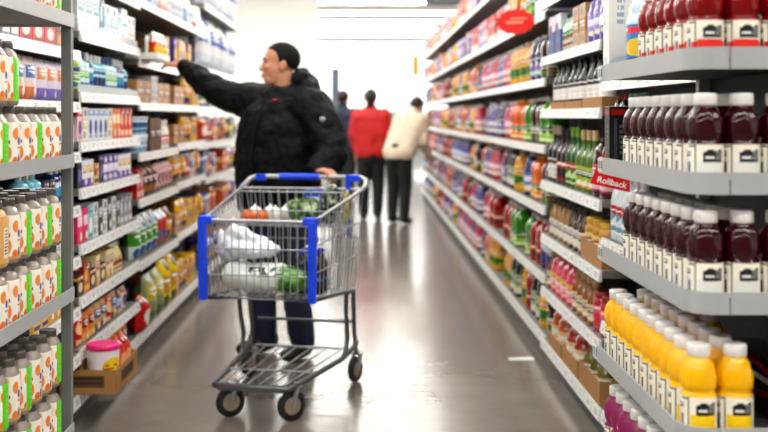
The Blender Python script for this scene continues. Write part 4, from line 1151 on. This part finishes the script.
    for (x, y) in ((.108,-.465),(.179,-.465),(.108,-.393),(.179,-.393)):
        nm = ['nearest by the right guard' , '', '', ''][0]
        txt = ['front inner', 'front outer', 'rear inner', 'rear outer'][k]
        c = cw(x, y, .515); place(bp, tuple(c), CROT, 'dark blue drink bottle with blue cap in the cart, %s one of four' % txt, 'blue-capped bottles in the cart'); k += 1
    # milk jug behind them
    q = MB(); q.lathe([(.05,0),(.07,.01),(.075,.04),(.075,.14),(.06,.18),(.03,.21),(.02,.22),(.02,.23)], 20, 0, sq=4)
    o = put('milk_jug', q.mesh('milk_jug', mat('milk_white', 'f2f4f6', .3)), None, cw(.115, -.245, .505), CROT)
    q = MB(); q.lathe([(.024,.225),(.024,.245),(.021,.248)], 16); put('cap', q.mesh('cap', mat('milk_cap', '2a62d0', .4)), o)
    q = MB(); q.tube([(0,.03,.205),(0,.062,.20),(0,.085,.16),(0,.078,.09)], .010, 8); put('jug_handle', q.mesh('jug_handle', mat('milk_white', 'f2f4f6', .3)), o)
    tag(o, 'white milk jug beside the blue corner post inside the cart', 'milk jug')
    # on the child seat: white onions, oranges, greens
    wh = mat('white_onion_skin', 'f1eeea', .35, noise=.04)
    ys = 0
    for i, (x, y, z) in enumerate(((-.235,-.060,.839),(-.155,-.068,.840),(-.105,-.145,.840),(-.075,-.060,.840))):
        q = MB(); q.lathe([(.0,-.038),(.018,-.036),(.034,-.02),(.039,.0),(.034,.02),(.02,.033),(.008,.04),(.005,.05)], 18)
        c = cw(x, y, z+.002)
        o = put('onion', q.mesh('onion', wh), None, c, 0)
        tag(o, 'round white onion on the cart seat, %s one counted from the carton side' % (['first','second','third','fourth'][i]), 'onion', 'white onions on the cart seat')
    om = mat('orange_peel', 'ef8a1c', .45, noise=.08, nscale=60)
    for i, (x, y) in enumerate(((-.2,-.29),(-.135,-.30))):
        # held on a bag top at the front of the seat panel
        q = MB(); q.ball((0,0,0), (.036,.036,.034), 18, 12); q.lathe([(.005,.033),(.004,.036)], 8)
        z = .0
        o = put('orange', q.mesh('orange', om), None, cw(x+.0, -.13+i*.0, .833) if False else cw((-.245,-.170)[i], (-.145,-.155)[i], .833), 0)
        tag(o, 'whole orange among the white onions on the cart seat, %s of two' % (['first','second'][i]), 'orange', 'oranges on the cart seat')
    def leaf_bag(name, label, r, c, z, seed, tint, rot=0):
        me, zs = lumpy(name, None, r, seed, tint, .009, [((r[0]*.5,0,r[2]*.2),(r[0]*.5,r[1]*.8,r[2]*.8)), ((-r[0]*.5,0,0),(r[0]*.5,r[1]*.8,r[2]*.8))], (.05,.035))
        o = put(name, me, None, cw(c[0], c[1], z-zs), CROT+rot); tag(o, label, 'vegetables'); return o
    def greens(name, c0, c1, c2):
        m = bpy.data.materials.new(name); m.use_nodes = True
        nt = m.node_tree; N = nt.nodes.new; L = nt.links.new; b = nt.nodes['Principled BSDF']; b.inputs['Roughness'].default_value = .2
        tc = N('ShaderNodeTexCoord'); n = N('ShaderNodeTexNoise'); n.inputs['Scale'].default_value = 26; n.inputs['Detail'].default_value = 5; L(tc.outputs['Object'], n.inputs['Vector'])
        cr = N('ShaderNodeValToRGB'); e = cr.color_ramp.elements; e[0].position = .36; e[0].color = hx(c0); e[1].position = .66; e[1].color = hx(c2); k = e.new(.5); k.color = hx(c1)
        L(n.outputs['Fac'], cr.inputs[0]); L(cr.outputs[0], b.inputs['Base Color']); return m
    leaf_bag('lettuce_bag', 'bag of mixed green lettuce on the cart seat', (.085,.05,.065), (.035,-.125), 0.80, 3, greens('bagged_lettuce', '24451c', '6f9a3a', 'dfe8d0'))
    leaf_bag('herb_bag', 'clear bag of dark herbs under the hand on the handle', (.045,.045,.10), (.165,-.115), 0.80, 4, greens('bagged_herbs', '16240f', '3f5a2c', 'd8dcd4'))
    bl = P_box('carton', .09, .04, .16, printed('blue_pack_print', '1f62c8', [('r',.1,.4,.9,.8,'dfe8f4'),('t',.2,.5,.8,.7,'1f62c8',2)]), '', 'box')
    place(bl, tuple(cw(.06, -.045, 0.80)), CROT, 'upright blue carton behind the lettuce on the cart seat', None)
    leaf_bag('cabbage_bag', 'pale yellow-green bag of vegetables beside the cart strap', (.018,.05,.09), (.245,-.11), 0.80, 5, greens('bagged_cabbage', '8a8a4a', 'c4bc78', 'e8e4c4'))
groceries()

# ------------------------------------------------------------------ people
def unit(v): v = Vector(v); return v / v.length
def head_pieces(q, hc, f, s=1.0):
    """cranium, face, jaw, nose, lips, brow, ears; f = facing direction"""
    f = unit(f); up = Vector((0,0,1)); sd = unit(up.cross(f)); up = unit(f.cross(sd))
    M = Matrix((f, sd, up)).transposed()
    def P(x, y, z): return hc + (f*x + sd*y + up*z)*s
    def E(c, r): q.ball(P(*c), tuple(k*s for k in r), 18, 12, M)
    E((-.012,0,.035), (.098,.077,.088)); E((.022,0,-.025), (.070,.066,.085)); E((.040,0,-.088), (.044,.047,.030)); E((.0,0,-.06), (.066,.06,.055))
    q.limb([P(.084,0,.006), P(.098,0,-.022), P(.103,0,-.034)], [.010*s,.011*s,.012*s], 10)
    E((.093,.012,-.036), (.010,.009,.008)); E((.093,-.012,-.036), (.010,.009,.008))
    E((.080,0,.020), (.018,.052,.011)); E((.088,0,-.062), (.012,.025,.007)); E((.086,0,-.074), (.012,.022,.008))
    E((.072,.033,-.022), (.02,.024,.02)); E((.072,-.033,-.022), (.02,.024,.02))
    for k in (-1, 1):
        E((-.012, k*.074, -.012), (.020,.010,.033)); E((-.018, k*.080, -.004), (.014,.006,.022))
    return P, M
def hand_pieces(q, wrist, d, nrm, curl, s=1.0, side=1):
    """palm, four fingers of different length, thumb; d = wrist-to-knuckle, nrm = back of the hand"""
    d = unit(d); nrm = unit(Vector(nrm) - d*Vector(nrm).dot(d)); sd = d.cross(nrm)*side
    M = Matrix((d, sd, nrm)).transposed()
    q.ball(wrist + d*.045*s, (.050*s, .040*s, .016*s), 14, 10, M)
    q.limb([wrist - d*.02*s, wrist + d*.02*s], [.026*s, .026*s], 12)
    for k, (off, ln) in enumerate(((.030,.072),(.010,.082),(-.011,.076),(-.031,.060))):
        p = wrist + d*.082*s + sd*off*s; ang = 0; pts = [p - d*.03*s, p]; dd = d
        for j, fr in enumerate((.45,.32,.25)):
            ang += curl*(.8 if j == 0 else 1.0)
            dd = d*math.cos(ang) - nrm*math.sin(ang)
            p = p + dd*ln*fr*s; pts.append(p)
        q.limb(pts, [.0095*s,.0095*s,.009*s,.0082*s,.0072*s], 10)
    b = wrist + d*.025*s + sd*.034*s
    t1 = b + (d*.55 + sd*.65 - nrm*.35)*.042*s; t2 = t1 + (d*.8 + sd*.15 - nrm*.5)*.034*s
    q.limb([wrist + d*.02*s + sd*.015*s, b, t1, t2], [.015*s,.013*s,.0105*s,.0085*s], 10)

SKIN = mat('skin', 'd6a68c', .5, noise=.06, nscale=30)
SKIN2 = mat('skin_light', 'dcb8a2', .5, noise=.05, nscale=30)
HAIRB = mat('short_black_hair', '2a2320', .8, spec=.2, noise=.5, nscale=90)
def hair_cap(P, M, s, test, grow=1.06, name='hair', m=HAIRB):
    """shell over the cranium where test(x,y,z) holds (head axes), with thickness"""
    q = MB(); q.ball((0,0,0), (.098*grow, .077*grow, .088*grow), 96, 64)
    me = q.mesh(name, m)
    bm = bmesh.new(); bm.from_mesh(me)
    kill = [f for f in bm.faces if not test(*f.calc_center_median())]
    bmesh.ops.delete(bm, geom=kill, context='FACES')
    r = bmesh.ops.solidify(bm, geom=list(bm.faces), thickness=.005)
    for v in bm.verts:
        v.co = P(v.co.x-.012, v.co.y, v.co.z+.035)
    for f in bm.faces: f.smooth = True
    bm.normal_update(); bm.to_mesh(me); bm.free()
    return me

def man():
    base = Vector((-.47, 5.93, 0)); Lv = unit((.39, -.30, 0)); Fv = unit((-.30, -.39, 0)); yaw = math.atan2(Lv.y, Lv.x)
    hc = Vector((-.462, 5.93, 1.616)); hf = unit((-1, -.14, .07))
    sR, sL = Vector((-.635, 6.06, 1.415)), Vector((-.275, 5.78, 1.375))
    eR, wR = Vector((-.87, 6.14, 1.49)), Vector((-1.055, 6.255, 1.625))
    eL, wL = Vector((-.165, 5.67, 1.115)), Vector((-.250, 5.555, 1.046))
    hipc = Vector((-.475, 5.94, .92))
    hL, hR = hipc + Lv*.095, hipc - Lv*.095
    aL, aR = Vector((-.335, 5.86, .09)), Vector((-.555, 6.0, .09))
    kL, kR = (hL+aL)/2 + Fv*.03, (hR+aR)/2 + Fv*.03
    q = MB()
    P, M = head_pieces(q, hc, hf)
    nb = Vector((-.43, 5.935, 1.46))
    q.limb([hc + Vector((.012,0,-.06)), nb], [.058, .062])
    q.loft([(hipc+Vector((0,0,-.06)), .15,.10,yaw), (hipc+Vector((0,0,.1)), .16,.11,yaw), (Vector((-0.460,5.927,1.250)), .18,.12,yaw), (Vector((-0.442,5.931,1.400)), .16,.10,yaw), (nb, .06,.06,yaw)])
    q.limb([sR, eR, wR], [.055,.042,.030]); q.limb([sL, eL, wL], [.055,.042,.030])
    q.limb([nb+Vector((0,0,-.06)), sR], [.07,.055]); q.limb([nb+Vector((0,0,-.06)), sL], [.07,.055])
    for h, k, a in ((hL,kL,aL),(hR,kR,aR)):
        q.limb([h, k, a], [.085,.058,.042]); q.limb([a+Vector((0,0,-.03)), a+Fv*.13+Vector((0,0,-.05))], [.04,.03])
    hand_pieces(q, wR, unit((-.50, .20, .08)), (0,-.35,.94), .35, 1.0, 1)
    grip = cw(.16, .14, 1.017)
    hand_pieces(q, wL, unit(grip + Vector((0,.0,.03)) - wL) , (0.1,-.1,1), .75, 1.0, -1)
    body = put('person', fused(q, 'person', SKIN, .0055, 2, off=base), None, base)
    tag(body, 'person in a black hooded jacket reaching to a shelf, one hand on the cart', 'person')
    # jacket
    J = mat('black_jacket_cloth', '14151f', .65, spec=.15, noise=.25, nscale=14)
    q = MB()
    q.loft([(hipc+Vector((0,0,-.12)), .245,.185,yaw), (hipc+Vector((0,0,.02)), .262,.20,yaw), (Vector((-0.475,5.932,1.080)), .272,.205,yaw), (Vector((-0.470,5.932,1.240)), .262,.19,yaw), (Vector((-0.465,5.942,1.360)), .235,.165,yaw), (Vector((-0.442,5.936,1.440)), .17,.125,yaw), (Vector((-0.442,5.941,1.495)), .10,.095,yaw)], 28)
    q.limb([Vector((-.52,6.0,1.385)), sR, (sR*.5+eR*.5)+Vector((0,0,-.015)), eR, (eR*.4+wR*.6), wR+(eR-wR)*.10], [.12,.108,.092,.080,.066,.052], 18)
    q.limb([Vector((-.37,5.87,1.385)), sL, (sL*.5+eL*.5)+Vector((.02,0,0)), eL, (eL*.4+wL*.6), wL+(eL-wL)*.10], [.118,.106,.098,.088,.070,.055], 18)
    # collar standing round the neck, open at the front
    for k in range(11):
        a = R(-125 + 25*k) + math.atan2(-Fv.y, -Fv.x)
        c = nb + Vector((math.cos(a)*.085, math.sin(a)*.085, -.005 + .028*math.cos(R(-125+25*k))))
        q.ball(c, (.034,.034,.045), 12, 8)
    # hood lying behind the neck
    bk = -hf
    for (bx_, sx, z, r) in ((.115, 0, 1.545, .062), (.105, .07, 1.535, .058), (.105, -.07, 1.535, .058), (.155, 0, 1.50, .075), (.14, .08, 1.485, .065), (.14, -.08, 1.485, .065), (.16, .0, 1.43, .075)):
        sdv = Vector((-bk.y, bk.x, 0))
        q.ball(Vector((hc.x, hc.y, 0)) + bk*bx_ + sdv*sx + Vector((0,0,z)), r, 14, 10)
    jk = put('jacket', fused(q, 'jacket', J, .008, 3, (.07, .034), off=base), body, label='black hooded winter jacket')
    rd = mat('logo_red', 'c81f2c', .4)
    q = MB(); cpos = Vector((-0.442,5.921,1.415)) + Fv*.135 + Lv*.06; q.ball(cpos-base, (.016,.012,.007), 10, 8); put('chest_logo', q.mesh('chest_logo', rd), jk)
    q = MB(); q.ball(sL*.72+eL*.28 + Vector((.03,-.104,.01)) - base, (.016,.01,.016), 10, 8); put('sleeve_badge', q.mesh('sleeve_badge', mat('badge_grey', 'a8acb0', .4)), jk)
    q = MB(); q.tube([Vector((-0.442,5.921,1.400))+Fv*.165-base, Vector((-0.470,5.932,1.240))+Fv*.198-base, Vector((-0.475,5.932,1.080))+Fv*.214-base, hipc+Vector((0,0,-.1))+Fv*.195-base], .006, 6); put('zip', q.mesh('zip', mat('zip_dark', '2c2c30', .35, metal=.5)), jk)
    # jeans, one surface
    q = MB()
    q.loft([(hipc+Vector((0,0,-.1)), .175,.125,yaw), (hipc+Vector((0,0,.06)), .17,.12,yaw)], 24)
    for h, k, a in ((hL,kL,aL),(hR,kR,aR)):
        q.limb([h+Vector((0,0,-.03)), k, a+Vector((0,0,.02))], [.108,.082,.072], 16)
    put('jeans', fused(q, 'jeans', mat('dark_denim', '2a3a5c', .8, noise=.15, nscale=40), .009, 3, (.07,.014), off=base), body, label='dark blue jeans')
    sm = mat('black_shoe', '141416', .45)
    for a, fo in ((aL, unit(Fv + Vector((.1,-.1,0)))), (aR, unit(Fv + Vector((-.15,.1,0))))):
        q = MB(); mx = Matrix.Rotation(math.atan2(fo.y, fo.x), 3, 'Z')
        c = Vector((a.x, a.y, 0))
        q.ball(c + fo*.05 + Vector((0,0,.045)), (.145,.052,.043), 18, 12, mx); q.ball(c - fo*.03 + Vector((0,0,.07)), (.065,.048,.06), 14, 10, mx); q.ball(c+fo*.12+Vector((0,0,.042)), (.07,.05,.038), 14, 10, mx)
        put('shoe', fused(q, 'shoe', sm, .007, 2, off=base), body)
    # hair, eyes, brows
    line = [(-.11,-.055), (-.05,-.055), (-.03,-.046), (-.012,-.020), (.000,-.022), (.020,-.030), (.030,.000), (.042,.030), (.062,.044), (.078,.048), (.12,.05)]
    def t(x, y, z):     # hairline: nape, over the ear, sideburn, temple, brow
        for (x0, z0), (x1, z1) in zip(line, line[1:]):
            if x0 <= x <= x1: return z > z0 + (z1-z0)*(x-x0)/(x1-x0)
        return z > .06
    me = hair_cap(P, M, 1, t, 1.035); 
    for v in me.vertices: v.co -= base
    put('hair', me, body, label='short black hair')
    for k in (-1, 1):
        q = MB(); q.ball(P(.0805, k*.034, .002)-base, (.006,.008,.0045), 12, 8); put('eye', q.mesh('eye', mat('dark_eye', '1c1410', .15)), body)
        q = MB(); q.limb([P(.096, k*.015, .022)-base, P(.090, k*.036, .028)-base, P(.076, k*.052, .021)-base], [.003,.0045,.003], 8); put('eyebrow', q.mesh('eyebrow', HAIRB), body)
man()

def shopper(base, hgt, yaw_f, jacket, trous, label, jlab, hairm, hairlong=False, lean=0., arms='down', skin=SKIN2, bulk=1.0):
    """a standing person seen from afar; base on the floor, facing yaw_f"""
    s = hgt/1.70; Fv = Vector((math.cos(yaw_f), math.sin(yaw_f), 0)); Lv = Vector((-Fv.y, Fv.x, 0)); yw = math.atan2(Lv.y, Lv.x)
    b = Vector(base)
    def at(l, f, z):
        z = z*s
        if z > .88*s:   # bend forward from the hips
            dz = z-.88*s; f2 = f*s
            return b + Lv*l*s + Fv*(f2*math.cos(lean) + dz*math.sin(lean)) + Vector((0,0,.88*s + dz*math.cos(lean) - f2*math.sin(lean)))
        return b + Lv*l*s + Fv*f*s + Vector((0,0,z))
    hip, nb = at(0,0,.90), at(0,0,1.42)
    hc = at(0,.015,1.575); hf = unit(Fv*math.cos(lean*.5) - Vector((0,0,1))*math.sin(lean*.5))
    q = MB(); P, M = head_pieces(q, hc, hf, s)
    q.limb([at(0,0,1.5), nb], [.05*s,.055*s]); q.limb([at(0,0,.95), at(0,0,1.15), at(0,0,1.33)], [.11*s,.11*s,.11*s])
    J = []
    for k in (-1, 1):
        sh = at(k*.175,0,1.37)
        if arms == 'down': el, wr = at(k*.22,-.02,1.10), at(k*.20,.10,.88)
        else: el, wr = at(k*.22,.10,1.10), at(k*.18,.34,1.08)
        q.limb([sh, el, wr], [.045*s,.038*s,.027*s]); J.append((sh, el, wr))
        hand_pieces(q, wr, unit(wr-el), Fv if arms == 'down' else (0,0,1), .3, s, k)
        q.limb([at(k*.09,0,.88), at(k*.095,.02,.48), at(k*.09+.0,-.01,.08)], [.08*s,.055*s,.04*s])
        q.limb([at(k*.09,-.01,.06), at(k*.10,.11,.035)], [.035*s,.028*s])
    body = put('person', fused(q, 'person', skin, .010, 2, off=b), None, b); tag(body, label, 'person')
    q = MB()
    q.limb([at(0,0,.86), at(0,0,1.0), at(0,0,1.2), at(0,0,1.32)], [.155*s*bulk,.160*s*bulk,.16*s*bulk,.15*s*bulk], 18)
    q.limb([at(-.09*bulk,0,.88), at(-.10*bulk,0,1.1), at(-.13,0,1.32)], [.13*s*bulk]*3, 16); q.limb([at(.09*bulk,0,.88), at(.10*bulk,0,1.1), at(.13,0,1.32)], [.13*s*bulk]*3, 16)
    q.limb([at(0,0,1.36), at(0,-.01,1.47)], [.11*s,.072*s], 14)
    for sh, el, wr in J:
        q.limb([sh, el, wr+(el-wr)*.08], [.088*s*bulk,.072*s*bulk,.052*s*bulk], 14)
    put('jacket', fused(q, 'jacket', jacket, .014, 4, (.12,.02), off=b), body, label=jlab)
    q = MB(); q.limb([at(0,0,.90), at(0,0,.84)], [.15*s,.15*s], 16)
    for k in (-1, 1): q.limb([at(k*.09,0,.84), at(k*.095,.02,.48), at(k*.09,-.01,.10)], [.105*s,.082*s,.065*s], 14)
    put('trousers', fused(q, 'trousers', trous, .012, 3, off=b), body)
    for k in (-1, 1):
        q = MB(); mx = Matrix.Rotation(yaw_f, 3, 'Z'); c = at(k*.095, 0, 0)
        q.ball(c + Fv*.04*s + Vector((0,0,.04*s)), (.13*s,.05*s,.039*s), 16, 10, mx); q.ball(c-Fv*.03*s+Vector((0,0,.065*s)), (.06*s,.045*s,.055*s), 12, 8, mx)
        put('shoe', fused(q, 'shoe', mat('black_shoe', '141416', .45), .010, 2, off=b), body)
    me = hair_cap(P, M, s, lambda x, y, z: (x < .045 or z > .05) and (z > -.045 or x < -.02), 1.08, m=hairm)
    for v in me.vertices: v.co -= b
    h = put('hair', me, body)
    if hairlong:
        q = MB(); q.ball(P(-.10,.0,.015)-b, (.05*s,.06*s,.06*s), 14, 10); q.limb([P(-.07,0,-.03)-b, P(-.075,0,-.10)-b], [.055*s,.035*s], 12)
        put('hair_bun', q.mesh('hair_bun', hairm), h)
    return body
BLK = mat('black_trousers', '161519', .75)
shopper((.10, 13.7, 0), 1.68, R(84), mat('red_jacket', 'cf1420', .6, noise=.12, nscale=10), BLK, 'person in a red jacket and black trousers, seen from behind down the aisle', 'bright red jacket', mat('dark_brown_hair', '1f1614', .6), True, bulk=.98)
shopper((.44, 13.2, 0), 1.70, R(52), mat('cream_coat', 'e6d9c8', .7, noise=.06, nscale=12), BLK, 'person in a cream jacket leaning forward beside the juice shelves', 'cream fleece jacket', mat('grey_brown_hair', '4a403a', .6), False, lean=R(34), arms='fwd', bulk=1.0)
shopper((-.285, 15.2, 0), 1.70, R(70), mat('navy_jacket', '22365c', .65, noise=.1, nscale=12), mat('slate_trousers', '3a3f48', .8), 'person in a navy blue jacket standing beyond the man in black', 'navy jacket', mat('brown_hair', '4a3222', .6), False)

# ------------------------------------------------------------------ far end of the store
GS = mat('aisle_sign_grey', '6f7478', .5)
q = MB(); q.box((-.30, -.015, 0), (.30, .015, .34)); o = put('aisle_sign', q.mesh('aisle_sign', GS, bevel=.006), None, (1.13, 14.2, 2.80))
for x in (-.25, .25):
    q = MB(); q.tube([(x, 0, .34), (x, 0, 1.82)], .006); put('hanging_rod', q.mesh('hanging_rod', GS), o)
tag(o, 'grey aisle sign hanging from the ceiling over the juice shelves', 'sign')
FW = mat('fixture_white', 'dfe0e0', .5)
def fixture(x, y, w, d, h, label, shelves=3):
    o = bpy.data.objects.new('display_stand', None); COL.objects.link(o); o.location = (x, y, 0)
    for s in (-1, 1):
        q = MB(); q.box((s*w/2-.02, -d/2, 0), (s*w/2+.02, d/2, h)); put('side_panel', q.mesh('side_panel', mat('fixture_grey', '9a9c9e', .5)), o)
    for k in range(shelves):
        z = .12 + k*(h-.2)/max(1, shelves-1)
        q = MB(); q.box((-w/2+.021, -d/2, z), (w/2-.021, d/2, z+.04)); put('shelf', q.mesh('shelf', FW), o)
    q = MB(); q.box((-w/2+.021, d/2-.02, .17), (w/2-.021, d/2, h)); put('back_panel', q.mesh('back_panel', FW), o)
    tag(o, label, 'display stand')
fixture(1.28, 23, .95, .5, 1.35, 'low white display stand at the far end of the aisle')
fixture(-.55, 25, .8, .5, 1.4, 'pale display stand beyond the person in navy')
fixture(.62, 30, 1.6, .6, 1.5, 'wide pale display stand near the back of the store', 4)
# framed board above the low stand
q = MB(); q.box((-.27,-.02,0),(.27,.02,.32)); o = put('sign_board', q.mesh('sign_board', SIGNWHITE), None, (1.05, 24.5, 1.86))
q = MB()
for a, b in (((-.29,-.025,-.02),(.29,.025,0)), ((-.29,-.025,.32),(.29,.025,.34)), ((-.29,-.025,0),(-.27,.025,.32)), ((.27,-.025,0),(.29,.025,.32))): q.box(a, b)
put('sign_frame', q.mesh('sign_frame', mat('frame_dark', '6a6c70', .5)), o)
q = MB(); q.tube([(0,.035,-1.86),(0,.035,.1)], .02, 8); put('sign_pole', q.mesh('sign_pole', mat('frame_dark', '6a6c70', .5)), o)
tag(o, 'white framed sign board on a pole far down the aisle', 'sign')
q = MB(); q.box((-.05,-.015,0),(.05,.015,.34)); o = put('shelf_flag', q.mesh('shelf_flag', mat('flag_yellow', 'f2c21c', .5)), None, (.87, 17.6, 1.99))
q = MB(); q.box((.05,-.01,.15),(.13,.01,.17)); put('flag_bracket', q.mesh('flag_bracket', GS), o)
tag(o, 'yellow flag sign sticking out from the last juice bay', 'sign')
q = MB(); q.box((-.09,-.09,0),(.09,.09,2.4)); o = put('floor_display', q.mesh('floor_display', mat('column_slate', '7d8794', .6), bevel=.01), None, (-.62, 24.0, 0))
q = MB(); q.box((-.2,-.2,0),(.2,.2,.05)); put('display_foot', q.mesh('display_foot', GS), o)
tag(o, 'slim slate blue display column far behind the man', 'display column')

# ------------------------------------------------------------------ light and view
w = bpy.data.worlds.new('world'); scene.world = w; w.use_nodes = True
bg = w.node_tree.nodes['Background']; bg.inputs[0].default_value = (.95, .97, 1, 1); bg.inputs[1].default_value = 2.5   # daylight outside the glazed far wall
vs = scene.view_settings
scene.display_settings.display_device = 'sRGB'
vs.view_transform = 'Standard'; vs.look = 'None'; vs.gamma = 1; vs.use_curve_mapping = False
vs.exposure = .38
scene.cycles.max_bounces = 8; scene.cycles.diffuse_bounces = 4; scene.cycles.glossy_bounces = 4; scene.cycles.transparent_max_bounces = 8
scene.cycles.use_denoising = True
scene.cycles.sample_clamp_indirect = 6
